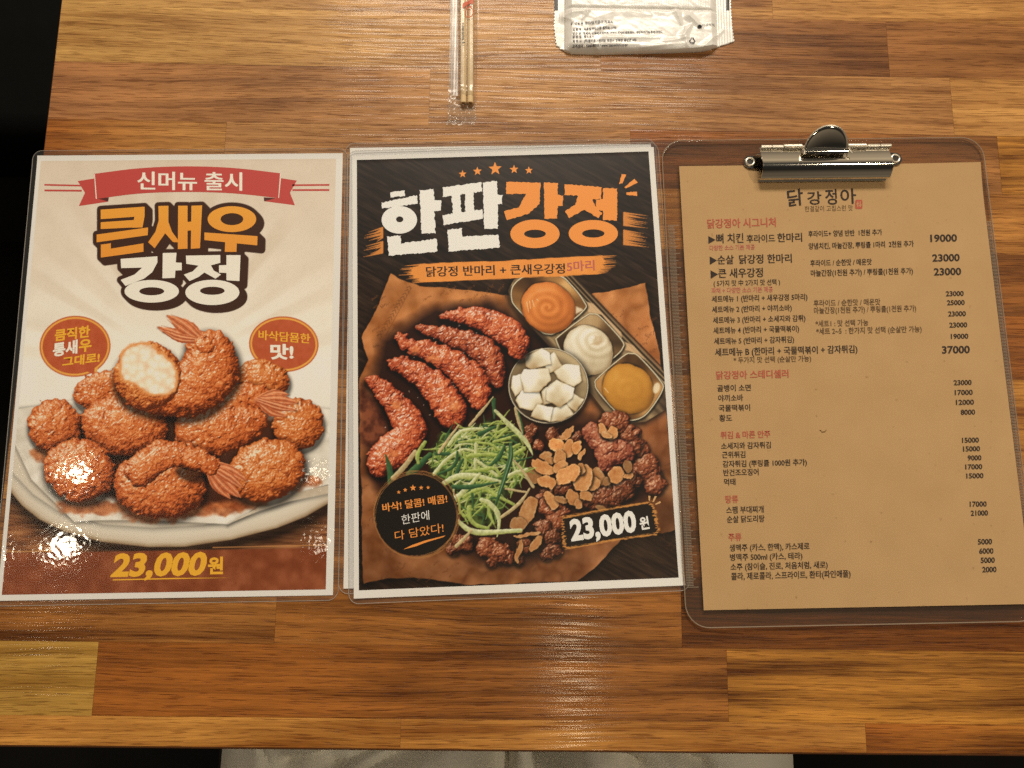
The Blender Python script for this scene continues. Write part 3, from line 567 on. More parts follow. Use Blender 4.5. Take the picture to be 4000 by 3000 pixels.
# ---------------------------------------------------------------- materials
class NT:
    def __init__(s, name):
        s.m = bpy.data.materials.new(name); s.m.use_nodes = True; s.t = s.m.node_tree; s.t.nodes.clear(); s.out = s.n('OutputMaterial')
    def n(s, typ, **k):
        x = s.t.nodes.new('ShaderNode' + typ)
        for a, b in k.items(): setattr(x, a, b)
        return x
    def l(s, a, b): s.t.links.new(a, b)
    def set(s, node, **k):
        for a, b in k.items():
            a = a.replace('_', ' ')
            if hasattr(b, 'is_output') or b.__class__.__name__.startswith('NodeSocket'): s.l(b, node.inputs[a])
            else: node.inputs[a].default_value = b
        return node
    def pos(s, scale=(1, 1, 1), add=None):
        g = s.n('NewGeometry'); v = g.outputs['Position']
        if add is not None:
            q = s.n('VectorMath', operation='ADD'); s.l(v, q.inputs[0]); s.l(add, q.inputs[1]); v = q.outputs[0]
        m = s.n('VectorMath', operation='MULTIPLY'); s.l(v, m.inputs[0]); m.inputs[1].default_value = scale; return m.outputs[0]
    def noise(s, vec, scale=1, detail=2, rough=.5, dist=0):
        x = s.n('TexNoise'); s.l(vec, x.inputs['Vector']); x.inputs['Scale'].default_value = scale; x.inputs['Detail'].default_value = detail; x.inputs['Roughness'].default_value = rough; x.inputs['Distortion'].default_value = dist
        return x.outputs[0]
    def math(s, op, a, b=0, clamp=False):
        x = s.n('Math', operation=op, use_clamp=clamp)
        for i, q in enumerate((a, b)):
            if isinstance(q, (int, float)): x.inputs[i].default_value = q
            else: s.l(q, x.inputs[i])
        return x.outputs[0]
    def ramp(s, fac, stops):
        x = s.n('ValToRGB'); s.l(fac, x.inputs[0]); e = x.color_ramp.elements
        while len(e) < len(stops): e.new(.5)
        for k, (p, c) in enumerate(stops): e[k].position = p; e[k].color = tuple(c) + (1,) if len(c) == 3 else c
        return x.outputs[0]
    def mix(s, a, b, fac, mode='MIX'):
        x = s.n('Mix', data_type='RGBA', blend_type=mode)
        for i, q in ((6, a), (7, b), (0, fac)):
            if isinstance(q, (int, float)): x.inputs[i].default_value = q
            elif isinstance(q, (tuple, list, np.ndarray)): x.inputs[i].default_value = tuple(q)[:3] + (1,)
            else: s.l(q, x.inputs[i])
        return x.outputs[2]
    def bump(s, h, dist, strength=1):
        b = s.n('Bump'); s.l(h, b.inputs['Height']); b.inputs['Distance'].default_value = dist; b.inputs['Strength'].default_value = strength; return b.outputs[0]
    def bsdf(s, **k):
        b = s.n('BsdfPrincipled'); s.set(b, **k); s.l(b.outputs[0], s.out.inputs[0]); return b
def c4(c): return tuple(float(x) for x in c) + (1.0,)
def lam_bump(T):
    """the slight crinkle of laminating film"""
    p = T.pos(); a = T.noise(p, 330, .6, .5); b = T.noise(p, 55, 2); c = T.noise(p, 9, 1)
    a = T.math('MULTIPLY', a, T.math('ADD', .25, T.math('MULTIPLY', T.noise(T.pos((1, 1, 0)), 26, 1), 1.5)))
    h = T.math('ADD', a, T.math('ADD', T.math('MULTIPLY', b, 2.2), T.math('MULTIPLY', c, 10)))
    return T.bump(h, .000045)
def printed(name, col=None, rough=.36, laminated=True, vary=.06):
    T = NT(name)
    if col is None:
        a = T.n('Attribute', attribute_name='ink'); base = a.outputs['Color']
    else:
        n = T.noise(T.pos(), 900, 3); base = T.mix(tuple(np.asarray(col) * (1 - vary)), tuple(np.minimum(np.asarray(col) * (1 + vary), .95)), n)
    b = T.bsdf(Base_Color=base, Roughness=rough)
    b.inputs['Specular IOR Level'].default_value = .3
    if laminated:
        b.inputs['Coat Weight'].default_value = 1.0; b.inputs['Coat Roughness'].default_value = .055; b.inputs['Coat IOR'].default_value = 1.5
        T.l(lam_bump(T), b.inputs['Coat Normal'])
    return T.m
def clear(name, tint=(.93, .93, .93), haze=.0, hazecol=(.8, .8, .8), rough=.08, bump=None, ior=1.45, gl=1.0):
    """thin clear plastic: what is behind shows through, the lamps glint on it"""
    T = NT(name); tr = T.n('BsdfTransparent'); tr.inputs[0].default_value = tuple(tint) + (1,)
    gl_ = T.n('BsdfGlossy'); gl_.inputs['Roughness'].default_value = rough; gl_.inputs['Color'].default_value = (gl, gl, gl, 1)
    lw = T.n('LayerWeight'); lw.inputs['Blend'].default_value = .5; r0 = ((ior - 1) / (ior + 1)) ** 2
    if bump == 'film': nrm = lam_bump(T)
    elif bump: nrm = T.bump(T.noise(T.pos(), bump[0], 3), bump[1])
    else: nrm = None
    if nrm is not None: T.l(nrm, gl_.inputs['Normal']); T.l(nrm, lw.inputs['Normal'])
    base = tr.outputs[0]
    if haze:
        d = T.n('BsdfDiffuse'); d.inputs[0].default_value = tuple(hazecol) + (1,); m = T.n('MixShader'); m.inputs[0].default_value = haze
        T.l(base, m.inputs[1]); T.l(d.outputs[0], m.inputs[2]); base = m.outputs[0]
    fq = T.math('ADD', T.math('MULTIPLY', T.math('POWER', lw.outputs['Facing'], 5.0), 1 - r0), r0, True)
    m = T.n('MixShader'); T.l(fq, m.inputs[0]); T.l(base, m.inputs[1]); T.l(gl_.outputs[0], m.inputs[2]); T.l(m.outputs[0], T.out.inputs[0])
    return T.m
def plain(name, col, rough=.6, vary=.15, scale=300, spec=.4, bump=0, metal=0):
    T = NT(name); n = T.noise(T.pos(), scale, 4)
    b = T.bsdf(Base_Color=T.mix(tuple(np.asarray(col) * (1 - vary)), tuple(np.minimum(np.asarray(col) * (1 + vary), .95)), n), Roughness=rough, Metallic=metal)
    b.inputs['Specular IOR Level'].default_value = spec
    if bump: T.l(T.bump(n, bump), b.inputs['Normal'])
    return T.m
def wood():
    T = NT('laminated_wood'); A = lambda k: T.n('Attribute', attribute_name=k)
    off = A('offset').outputs['Vector']; wv = T.noise(T.pos((3, 9, 1), off), 1, 2)
    warp = T.n('CombineXYZ'); T.l(T.math('MULTIPLY', wv, .018), warp.inputs[1])
    va = T.n('VectorMath', operation='ADD'); T.l(off, va.inputs[0]); T.l(warp.outputs[0], va.inputs[1]); ow = va.outputs[0]
    band = T.noise(T.pos((2.4, 105, 1), ow), 1, 7, .7); fine = T.noise(T.pos((16, 800, 1), ow), 1, 4, .75)
    blot = T.noise(T.pos((7, 26, 1), off), 1, 3); pore = T.noise(T.pos((52, 1250, 1), ow), 1, 1, .6); fibre = T.noise(T.pos((80, 1500, 1), off), 1, 1)
    f = T.math('ADD', T.math('MULTIPLY', band, .85), T.math('ADD', T.math('MULTIPLY', blot, .55), T.math('MULTIPLY', fine, .45)))
    f = T.math('ADD', T.math('MULTIPLY', T.math('SUBTRACT', f, .925), 3.3), .5, True)
    c = T.mix(A('dark').outputs['Color'], A('light').outputs['Color'], f)
    pr = T.math('MULTIPLY', T.math('SUBTRACT', pore, .58), 14.0, True)
    c = T.mix(c, T.mix(c, (.62, .54, .47), 1.0, 'MULTIPLY'), pr)
    c = T.mix(c, T.mix(c, (1.45, 1.4, 1.3), 1.0, 'MULTIPLY'), T.math('MULTIPLY', T.math('SUBTRACT', fibre, .55), 2.2, True))
    h = T.math('SUBTRACT', T.math('MULTIPLY', fine, 1.0), T.math('MULTIPLY', pr, .5))
    b = T.bsdf(Base_Color=c, Roughness=.42); b.inputs['Specular IOR Level'].default_value = .22
    T.l(T.bump(h, .00020), b.inputs['Normal'])
    b.inputs['Coat Weight'].default_value = .20; b.inputs['Coat Roughness'].default_value = .14
    T.l(T.bump(T.noise(T.pos((14, 430, 1), ow), 1, 1, .5), .00034), b.inputs['Coat Normal'])
    return T.m
PAPER = printed('laminated_paper', (.80, .80, .79), .5, True, .01)
PICT = printed('printed_ink'); FILM = clear('laminating_film', (.90, .90, .91), .03, (.8, .8, .8), .2, (90, .00006))

# ---------------------------------------------------------------- floor, seat, table
def disp(c, k=.80): return ink(c, k)
fl = MB(); fl.add([(-1800, -1600, -730), (1800, -1600, -730), (1800, 2200, -730), (-1800, 2200, -730)], [(0, 1, 2, 3)])
floor = fl.build('floor', plain('dark_floor', (.006, .0055, .005), .8, .4, 8, .08)); floor['kind'] = 'structure'
seat = thing('bench', 'black padded bench seat in the shadow past the table\'s left end', 'bench', (-640, 640, -730))
b = MB().slab(rrect(-300, -250, 300, 420, 30), 330, 440, 26); b.build('seat', plain('black_vinyl', (.0025, .0025, .0024), .8, .3, 60, .08, .0004), seat, True)
b = MB().box(-280, -220, 0, 280, 400, 330); b.build('base', plain('black_board', (.010, .010, .010), .6, .2, 40), seat)

table = thing('table', 'butcher block pattern wooden table under the menus', 'table', (0, 0, -730))
TX0, TX1, TY0, TY1 = -321.0, 440.0, -156.5, 470.0
rows = [-156.5, -139.2] + [-139.2 + 43.6 * k for k in range(1, 15)]
rows[-1] = TY1
WD = {  # plank colours as seen: (dark streaks, light streaks)
    'gold': ((140, 80, 26), (206, 140, 62)), 'straw': ((150, 104, 38), (204, 154, 70)), 'red': ((80, 37, 8), (160, 88, 30)), 'brown': ((84, 43, 11), (162, 98, 40)), 'deep': ((66, 31, 7), (128, 70, 24)), 'stripe': ((84, 41, 8), (196, 128, 48)), 'mid': ((116, 66, 24), (184, 118, 54)),
    'pale': ((150, 100, 44), (212, 160, 84)), 'tan': ((134, 84, 42), (198, 140, 78)), 'fawn': ((124, 76, 36), (190, 130, 70)), 'umber': ((100, 57, 24), (166, 106, 52)), 'plum': ((92, 50, 26), (166, 106, 60)), 'honey': ((136, 82, 34), (202, 142, 72)), 'cocoa': ((88, 47, 18), (152, 94, 46))}
for k_, (a_, b_) in list(WD.items()):                      # planks of one board differ only a little
    ma, mb_ = ((120, 74, 36), (188, 128, 68)) if k_ in ('pale', 'tan', 'fawn', 'umber', 'plum', 'honey', 'cocoa') else ((92, 48, 12), (182, 114, 44))
    w_ = .06 if k_ == 'straw' else .15
    WD[k_] = (tuple(np.array(a_) * (1 - w_) + np.array(ma) * w_), tuple(np.array(b_) * (1 - w_) + np.array(mb_) * w_))
plan = {0: [(-61, 'gold', 'gold'), (227, 'gold', 'gold'), (999, 'red', 'stripe')], 1: [(-251, 'straw', 'straw'), (142, 'red', 'brown'), (999, 'stripe', 'stripe')],
        2: [(-142, 'brown', 'mid'), (114, 'brown', 'brown'), (999, 'deep', 'red')], 3: [(-210, 'mid', 'brown'), (60, 'brown', 'mid'), (310, 'brown', 'brown'), (999, 'red', 'mid')], 4: [(-100, 'gold', 'brown'), (200, 'brown', 'brown'), (999, 'mid', 'gold')],
        5: [(-180, 'brown', 'brown'), (40, 'mid', 'mid'), (999, 'stripe', 'gold')], 6: [(-80, 'mid', 'deep'), (210, 'brown', 'mid'), (999, 'deep', 'red')], 7: [(-220, 'mid', 'mid'), (104, 'deep', 'brown'), (999, 'brown', 'deep')],
        8: [(-90, 'mid', 'brown'), (150, 'brown', 'gold'), (999, 'gold', 'mid')], 9: [(-197, 'red', 'honey'), (85.5, 'tan', 'fawn'), (345, 'red', 'umber'), (999, 'stripe', 'gold')],
        10: [(-56, 'plum', 'fawn'), (315, 'tan', 'fawn'), (999, 'honey', 'honey')], 11: [(65, 'pale', 'tan'), (272, 'umber', 'cocoa'), (999, 'cocoa', 'umber')], 12: [(-30, 'pale', 'tan'), (190, 'tan', 'honey'), (999, 'honey', 'honey')],
        13: [(-60, 'plum', 'fawn'), (999, 'honey', 'cocoa')], 14: [(50, 'fawn', 'fawn'), (999, 'cocoa', 'fawn')]}
tv, tf, td, tl_, to = [], [], [], [], []
rg = random.Random(3)
for r in range(len(rows) - 1):
    x = TX0
    for xe, a, bq in plan[r]:
        xe = min(xe, TX1); y0, y1 = rows[r] + .05, rows[r + 1] - .05; n = len(tv); off = (rg.uniform(-5, 5), rg.uniform(-5, 5), rg.uniform(0, 3))
        x0, x1 = x + (.06 if x > TX0 else 0), xe - (.06 if xe < TX1 else 0)
        for k in range(3):
            xx = x0 + (x1 - x0) * k / 2; t = k / 2
            for yy in (y0, y1):
                tv.append((xx, yy, 0)); td.append(disp(WD[a][0]) * (1 - t) + disp(WD[bq][0]) * t); tl_.append(disp(WD[a][1]) * (1 - t) + disp(WD[bq][1]) * t); to.append(off)
        tf += [(n, n + 2, n + 3, n + 1), (n + 2, n + 4, n + 5, n + 3)]; x = xe
m = MB(); m.add([(x, y, z + 730) for x, y, z in tv], tf); m.flat = True
top = m.build('tabletop', wood(), table)
for nm, dat in (('dark', td), ('light', tl_)):
    at_ = top.data.attributes.new(nm, 'FLOAT_COLOR', 'POINT'); at_.data.foreach_set('color', np.concatenate([np.asarray(dat), np.ones((len(dat), 1))], 1).ravel())
at_ = top.data.attributes.new('offset', 'FLOAT_VECTOR', 'POINT'); at_.data.foreach_set('vector', np.asarray(to, float).ravel())
m = MB().slab(rrect(TX0 - 1.2, TY0 - 1.6, TX1 + 1, TY1 + 1, 4), 702, 729.75, 1.4); m.build('edge_band', plain('edge_band', disp((92, 52, 24)), .4, .3, 90), table, True)
m = MB().tube([(60, 150, 20), (60, 150, 702)], 38, 20).slab(rrect(-160, -70, 280, 370, 30), 0, 20, 5); m.build('pedestal', plain('black_iron', (.02, .02, .02), .5), table, True)
# ---------------------------------------------------------------- lettering
_gc = {}
def glyphs(body, bold):
    k = (body, bold)
    if k in _gc: return _gc[k]
    cu = bpy.data.curves.new('t', 'FONT'); cu.body = body; cu.offset = bold; cu.resolution_u = 3
    o = bpy.data.objects.new('t', cu); COL.objects.link(o)
    me = bpy.data.meshes.new_from_object(o.evaluated_get(bpy.context.evaluated_depsgraph_get()))
    v = np.array([tuple(q.co)[:2] for q in me.vertices]); f = [tuple(p.vertices) for p in me.polygons]
    bpy.data.objects.remove(o); bpy.data.curves.remove(cu); bpy.data.meshes.remove(me)
    _gc[k] = (v, f); return v, f
_hv = glyphs('한', 0)[0][:, 1]; HY0, HY1 = _hv.min(), _hv.max(); _dv = glyphs('0', 0)[0][:, 1]; DY0, DY1 = _dv.min(), _dv.max()
def write(mb, sheet, f, body, BL, BR, TL, bold=0.0, mode='han', z=None, drape=None):
    """set a line of text between a lower left, lower right and upper left point traced in crop f"""
    twice = 0.0
    if .0135 < bold < .033 and mode == 'han' and drape is None: twice = min((bold - .010) * 1.5, .026); bold = .010   # heavy small type: struck twice, a hair apart
    v, fc = glyphs(body, bold); BL, BR, TL = (np.asarray(p, float) for p in (BL, BR, TL))
    x0, x1 = v[:, 0].min(), v[:, 0].max(); y0, y1 = (HY0, HY1) if mode == 'han' else (DY0, DY1) if mode == 'num' else (v[:, 1].min(), v[:, 1].max())
    P = BL + ((v[:, :1] - x0) / (x1 - x0)) * (BR - BL) + ((v[:, 1:] - y0) / (y1 - y0)) * (TL - BL)
    q = sheet.L(f(P)) if sheet is not None else np.stack(at(*f(P).T, 3.0), 1)
    zz = drape(q[:, 0], q[:, 1]) if drape else np.full(len(q), z if z is not None else sheet.z + .12)
    mb.add(np.column_stack([q, zz]), fc)
    if twice:
        d_ = (BR - BL) / (x1 - x0) * twice; q = sheet.L(f(P + d_)) if sheet is not None else q; mb.add(np.column_stack([q, zz + .012]), fc)
def line(mb, f, body, x0, x1, yb, h, bold=.006, mode='han', slope=-.024):
    write(mb, S3, f, body, (x0, yb), (x1, yb + slope * (x1 - x0)), (x0 - .03 * h, yb - h), bold, mode)
def star(cx, cy, r, rot=-.04):
    return np.array([(cx + (r if k % 2 == 0 else r * .42) * math.sin(k * math.pi / 5 + rot), cy - (r if k % 2 == 0 else r * .42) * math.cos(k * math.pi / 5 + rot)) for k in range(10)])
def jag(pts, amp, seed, stp=10):
    rgj = random.Random(seed); o = []; n = len(pts)
    for i in range(n):
        a = np.array(pts[i], float); b = np.array(pts[(i + 1) % n], float); k = max(1, int(np.hypot(*(b - a)) / stp)); d = (b - a) / (np.hypot(*(b - a)) + 1e-9); nn = np.array([-d[1], d[0]])
        for j in range(k): o.append(a + (b - a) * j / k + nn * rgj.uniform(-amp, amp))
    return np.array(o)
class Letters:
    """hand traced letter pieces of a heading, each a hair above the one before"""
    def __init__(s, sheet, f): s.sh = sheet; s.f = f; s.mb = Flat(); s.z = sheet.z + .10
    def p(s, *polys, jagged=0):
        for q in polys:
            q = jag(q, jagged, len(s.mb.v), 9) if jagged else q
            s.z += .004; s.mb.poly(s.sh.L(s.f(q)), s.z)
    def o(s, cx, cy, rx, ry, ix, iy, dx=0, dy=0):
        s.z += .004; s.mb.ring(s.sh.L(s.f(ell(cx, cy, rx, ry))), s.sh.L(s.f(ell(cx + dx, cy + dy, ix, iy))), s.z)
TITLE_A1 = [[(622, 504), (893, 486), (893, 545), (880, 614), (818, 616), (830, 548), (622, 563)], [(622, 582), (828, 568), (822, 614), (622, 624)], [(597, 658), (915, 614), (912, 662), (597, 706)], [(623, 720), (685, 712), (685, 745), (886, 712), (886, 764), (623, 800)],
            [(978, 482), (1040, 480), (1040, 580), (1062, 640), (1098, 690), (1098, 706), (1068, 704), (1020, 650), (985, 700), (955, 742), (915, 705), (960, 640), (980, 570)], [(1100, 480), (1158, 480), (1158, 745), (1098, 748)], [(1158, 580), (1182, 578), (1182, 632), (1158, 634)], [(1182, 480), (1248, 478), (1235, 742), (1178, 746)],
            [(1262, 645), (1590, 668), (1588, 725), (1262, 692)], [(1390, 702), (1462, 712), (1460, 765), (1388, 765)]]
TITLE_A2 = [[(745, 808), (972, 792), (972, 830), (940, 890), (890, 930), (775, 975), (745, 938), (830, 905), (878, 862), (748, 865)], [(1005, 772), (1090, 770), (1085, 830), (1122, 832), (1122, 878), (1083, 880), (1080, 925), (1003, 928)],
            [(1148, 788), (1360, 784), (1360, 832), (1302, 848), (1320, 880), (1365, 905), (1330, 930), (1262, 892), (1225, 920), (1170, 945), (1135, 905), (1190, 885), (1225, 850), (1150, 838)], [(1398, 785), (1485, 785), (1478, 945), (1398, 940), (1398, 895), (1352, 893), (1352, 848), (1398, 846)]]
RINGS_A1 = [(1432, 563, 150, 80, 70, 37)]; RINGS_A2 = [(937, 1008, 168, 70, 77, 25), (1311, 1015, 167, 78, 76, 25, 0, -10)]
def title_outline(P):
    for dx, dy in ((26, 26), (18, 18), (9, 9), (0, 0)):
        for q in TITLE_A1 + TITLE_A2: P.fill(fA(np.array(q) + (dx, dy)), (64, 38, 26), 1.1, grow=24 * .633)
        for c in RINGS_A1 + RINGS_A2: P.fill(fA(ell(c[0] + dx, c[1] + dy, c[2], c[3])), (64, 38, 26), 1.1, grow=24 * .633)

# ---------------------------------------------------------------- laminated sheets
FILM_GLINT = clear('film_glint_haze', (.86, .85, .84), .30, (.80, .76, .70), .3)
def picture(P, sheet, parent):
    """the printed picture: a fine sheet whose points carry the ink"""
    nv, nu = P.U.shape; me = bpy.data.meshes.new('picture'); co = np.stack([P.U * MM, P.V * MM, np.full(P.U.shape, (sheet.z + .05) * MM)], -1)
    i = np.arange(nv * nu).reshape(nv, nu); q = np.stack([i[:-1, :-1], i[:-1, 1:], i[1:, 1:], i[1:, :-1]], -1).reshape(-1, 4)
    me.vertices.add(nv * nu); me.vertices.foreach_set('co', co.ravel()); me.loops.add(q.size); me.loops.foreach_set('vertex_index', q.ravel().astype(np.int32))
    me.polygons.add(len(q)); me.polygons.foreach_set('loop_start', np.arange(0, q.size, 4, dtype=np.int32)); me.update(calc_edges=True)
    a = me.attributes.new('ink', 'FLOAT_COLOR', 'POINT'); a.data.foreach_set('color', np.concatenate([ink(np.clip(P.C, 6, 252)), np.ones((nv, nu, 1))], -1).ravel().astype(np.float32))
    me.materials.append(PICT); o = bpy.data.objects.new('picture', me); COL.objects.link(o); o.parent = parent; return o
def laminated(name, label, sheet, margin=(3.2, 3.2, 3.2, 3.4), z0=0.05):
    root = thing(name, label, 'menu poster', (sheet.x, sheet.y, 0), sheet.a, 'laminated menu posters lying on the table')
    gu, gv = np.meshgrid(np.linspace(0, 210, 106), np.linspace(0, 297, 149)); mb = Flat(); mb.grid(gu, gv, gu * 0 + sheet.z); mb.build('paper', PAPER, root, True)
    l, b, r, t = margin; mb = Flat(); outer = rrect(-l, -b, 210 + r, 297 + t, 6.5, 8); outer = np.concatenate([[outer[i] + (outer[(i + 1) % len(outer)] - outer[i]) * k / nk for k in range(nk)] for i in range(len(outer)) for nk in [max(1, int(np.hypot(*(outer[(i + 1) % len(outer)] - outer[i])) / 4))]])
    mid = np.array([(min(max(x, -l * .45), 210 + r * .45), min(max(y, -b * .45), 297 + t * .45)) for x, y in outer]); inn = np.array([(min(max(x, 0), 210), min(max(y, 0), 297)) for x, y in outer])
    n = len(outer); v = [(x, y, sheet.z + .03) for x, y in inn] + [(x, y, z0 + .24) for x, y in mid] + [(x, y, z0 + .12) for x, y in outer] + [(x, y, z0) for x, y in outer]
    f = [(k * n + i, k * n + (i + 1) % n, (k + 1) * n + (i + 1) % n, (k + 1) * n + i) for k in range(3) for i in range(n)]
    MB().add(v, f).build('film_edge', FILM, root)
    oc = np.concatenate([outer, outer[:1]]); MB().tube(np.column_stack([oc, np.full(len(oc), z0 + .2)]), .2, 6, False).build('film_edge_glint', FILM_GLINT, root, True)  # pale bead added round the film: painted glint of its edge
    return root
def settle(root, bot, top, left=0):
    """laminated sheets do not lie dead flat: the free edges stand up a little"""
    todo = list(root.children)
    while todo:
        o = todo.pop(); todo += list(o.children); n = len(o.data.vertices); c = np.empty(n * 3); o.data.vertices.foreach_get('co', c); c = c.reshape(-1, 3); u, v = c[:, 0] / MM, c[:, 1] / MM
        c[:, 2] += MM * (bot * np.clip((20 - v) / 20, 0, 1.2) ** 2 * (.55 + .45 * np.sin(u / 38 + bot * 3)) + top * np.clip((v - 291) / 6, 0, 1.6) ** 2 + left * np.clip((14 - u) / 14, 0, 1.2) ** 2)
        o.data.vertices.foreach_set('co', c.ravel()); o.data.update()
def inkmat(name, c, lam=True, rough=.5): return printed(name, ink(c), rough, lam, .05)
CREAM = inkmat('cream_ink', (236, 218, 190)); GOLD = inkmat('golden_ink', (232, 164, 44)); RIBBON = inkmat('ribbon_red_ink', (186, 66, 56)); SHADE = inkmat('ribbon_shade_ink', (82, 34, 30)); WHT = inkmat('white_ink', (232, 220, 204)); ORG = inkmat('orange_ink', (234, 140, 58)); BLK = inkmat('black_ink', (42, 28, 22)); PNK = inkmat('dusty_red_ink', (184, 92, 78))

p1 = laminated('menu_poster', 'laminated cream poster of fried shrimp heaped on a plate under a red ribbon', S1)
P = draw_shrimp(.38); title_outline(P); picture(P, S1, p1)
z = S1.z + .09
rb = Flat(); rb.poly(S1.L(fA(np.concatenate([spline([(580, 283), (860, 249), (1150, 237), (1440, 247), (1733, 280)], 5), spline([(1722, 433), (1440, 404), (1150, 395), (860, 405), (595, 438)], 5)]))), z + .02)
rb.poly(S1.L(fA([(480, 328), (582, 312), (592, 437), (672, 430), (668, 455), (487, 482), (525, 400)])), z); rb.poly(S1.L(fA([(1735, 310), (1832, 325), (1790, 400), (1820, 477), (1630, 452), (1628, 428), (1722, 433)])), z)
for q in ([(275, 346), (505, 351), (505, 361), (275, 356)], [(275, 380), (505, 382), (505, 393), (275, 391)], [(1805, 348), (2033, 346), (2033, 357), (1805, 359)], [(1805, 378), (2033, 377), (2033, 389), (1805, 389)]): rb.poly(S1.L(fA(q)), z)
rib = rb.build('ribbon', RIBBON, p1)
for q in ([(605, 436), (672, 429), (668, 455)], [(1628, 428), (1702, 433), (1630, 453)]): sh = Flat(); sh.poly(S1.L(fA(q)), z + .03); sh.build('fold', SHADE, rib)
rl = Flat(); write(rl, S1, fA, '신머뉴 출시', (848, 378), (1492, 384), (848, 270), .030, z=z + .05)
rl.build('lettering', CREAM, rib)
for q in ([(582, 284), (586, 284), (598, 437), (593, 438)], [(1729, 281), (1733, 281), (1722, 433), (1718, 433)]): rl = Flat(); rl.poly(S1.L(fA(q)), z + .04); rl.build('edge_line', CREAM, rib)
T = Letters(S1, fA); T.p(*TITLE_A1); [T.o(*c) for c in RINGS_A1]
TT = NT('golden_title_ink'); nz = TT.n('NewGeometry'); sx = TT.n('SeparateXYZ'); TT.l(nz.outputs['Position'], sx.inputs[0])
cc_ = TT.ramp(TT.math('ADD', TT.math('MULTIPLY', sx.outputs[1], 14.0), -2.15, True), ((0, tuple(ink((226, 138, 40)))), (.5, tuple(ink((230, 150, 42)))), (1, tuple(ink((236, 172, 40))))))
bb = TT.bsdf(Base_Color=cc_, Roughness=.5); bb.inputs['Coat Weight'].default_value = 1; bb.inputs['Coat Roughness'].default_value = .07; TT.l(lam_bump(TT), bb.inputs['Coat Normal'])
T.mb.build('title_lettering', TT.m, p1)
T = Letters(S1, fA); T.p(*TITLE_A2); [T.o(*c) for c in RINGS_A2]; T.mb.build('title_lettering', CREAM, p1)
k = Flat(); z = S1.z + .11
write(k, S1, fL, '큼직한', (468, 715), (1350, 605), (478, 440), .034, z=z); write(k, S1, fL, '우', (1075, 990), (1392, 948), (1078, 690), .034, z=z); write(k, S1, fL, '그대로!', (658, 1352), (1590, 1238), (672, 1118), .034, z=z)
k.build('badge_lettering', GOLD, p1); k = Flat(); write(k, S1, fR, '바삭담묨한', (315, 675), (1598, 775), (320, 440), .030, z=z); k.build('badge_lettering', GOLD, p1)
k = Flat(); write(k, S1, fL, '통새', (425, 1100), (1038, 1005), (432, 785), .036, z=z); k.build('badge_lettering', CREAM, p1); k = Flat(); write(k, S1, fR, '맛!', (612, 1155), (1192, 1160), (612, 800), .036, z=z); k.build('badge_lettering', CREAM, p1)
k = Flat(); write(k, S1, fB, '23,000', (597, 1453), (1103, 1444), (624, 1336), .040, 'num', z=z); write(k, S1, fB, '원', (1122, 1440), (1205, 1438), (1124, 1352), .036, z=z)
k.poly(S1.L(fB([(610, 1470), (930, 1462), (1255, 1461), (930, 1469), (610, 1476)])), z); k.build('price_lettering', GOLD, p1)

# the second laminated sheet below the platter poster shows along its left and upper edge
bx, by = at(1342.0, 2299.0, .45); ux, uy = at(1365.5, 700.0, .45)
SB = Sheet(float(bx), float(by), math.atan2(-(float(ux) - float(bx)), float(uy) - float(by)), .45)
pb = laminated('menu_poster', 'laminated sheet under the platter poster, only its white left margin and top edge showing', SB)
settle(pb, .5, .3)
p2 = laminated('menu_poster', 'laminated black poster of a fried chicken and shrimp platter on brown paper', S2, z0=.55)
P = draw_platter(.38); picture(P, S2, p2)
T = Letters(S2, fC)
T.p([(350, 328), (438, 318), (440, 352), (350, 362)], [(297, 392), (512, 347), (515, 397), (300, 428)], [(528, 318), (612, 308), (618, 378), (658, 378), (658, 440), (618, 445), (625, 578), (540, 582)], [(330, 600), (412, 592), (415, 640), (632, 612), (636, 690), (342, 715)],
    [(668, 300), (905, 268), (908, 325), (670, 358)], [(722, 340), (775, 335), (782, 455), (732, 462)], [(805, 330), (855, 325), (860, 445), (806, 452)], [(668, 468), (912, 432), (915, 490), (672, 528)], [(914, 268), (998, 260), (1003, 345), (1033, 345), (1030, 400), (1003, 402), (1005, 550), (922, 553)], [(698, 555), (785, 548), (790, 598), (1010, 588), (1016, 665), (705, 690)], jagged=3.5)
T.o(405, 497, 108, 84, 22, 18, 2, -3); T.mb.build('title_lettering', WHT, p2)
T = Letters(S2, fC)
T.p([(1055, 265), (1265, 270), (1258, 400), (1190, 460), (1058, 500), (1042, 445), (1130, 420), (1175, 340), (1055, 340)], [(1285, 270), (1370, 272), (1368, 345), (1402, 350), (1400, 412), (1368, 412), (1366, 490), (1287, 490)],
    [(1410, 278), (1635, 298), (1632, 370), (1580, 372), (1600, 420), (1640, 455), (1615, 487), (1530, 435), (1440, 487), (1412, 445), (1475, 405), (1492, 350), (1410, 345)], [(1645, 305), (1730, 305), (1730, 500), (1645, 500), (1643, 440), (1602, 435), (1602, 375), (1643, 370)], jagged=3.0)
T.o(1230, 582, 150, 87, 66, 25); T.o(1585, 580, 150, 82, 68, 25); T.mb.build('title_lettering', ORG, p2)
T = Letters(S2, fC); T.p(star(790, 218, 25), star(880, 201, 28), star(988, 186, 42), star(1103, 190, 28), star(1193, 196, 25)); st1 = T.mb.build('star_row', ORG, p2)
T = Letters(S2, fC); T.p([(1757, 217), (1785, 222), (1762, 275), (1742, 280)], [(1835, 247), (1855, 270), (1785, 305), (1773, 298)], [(1785, 330), (1850, 325), (1852, 352), (1787, 345)], jagged=2); T.mb.build('spark_marks', ORG, p2)
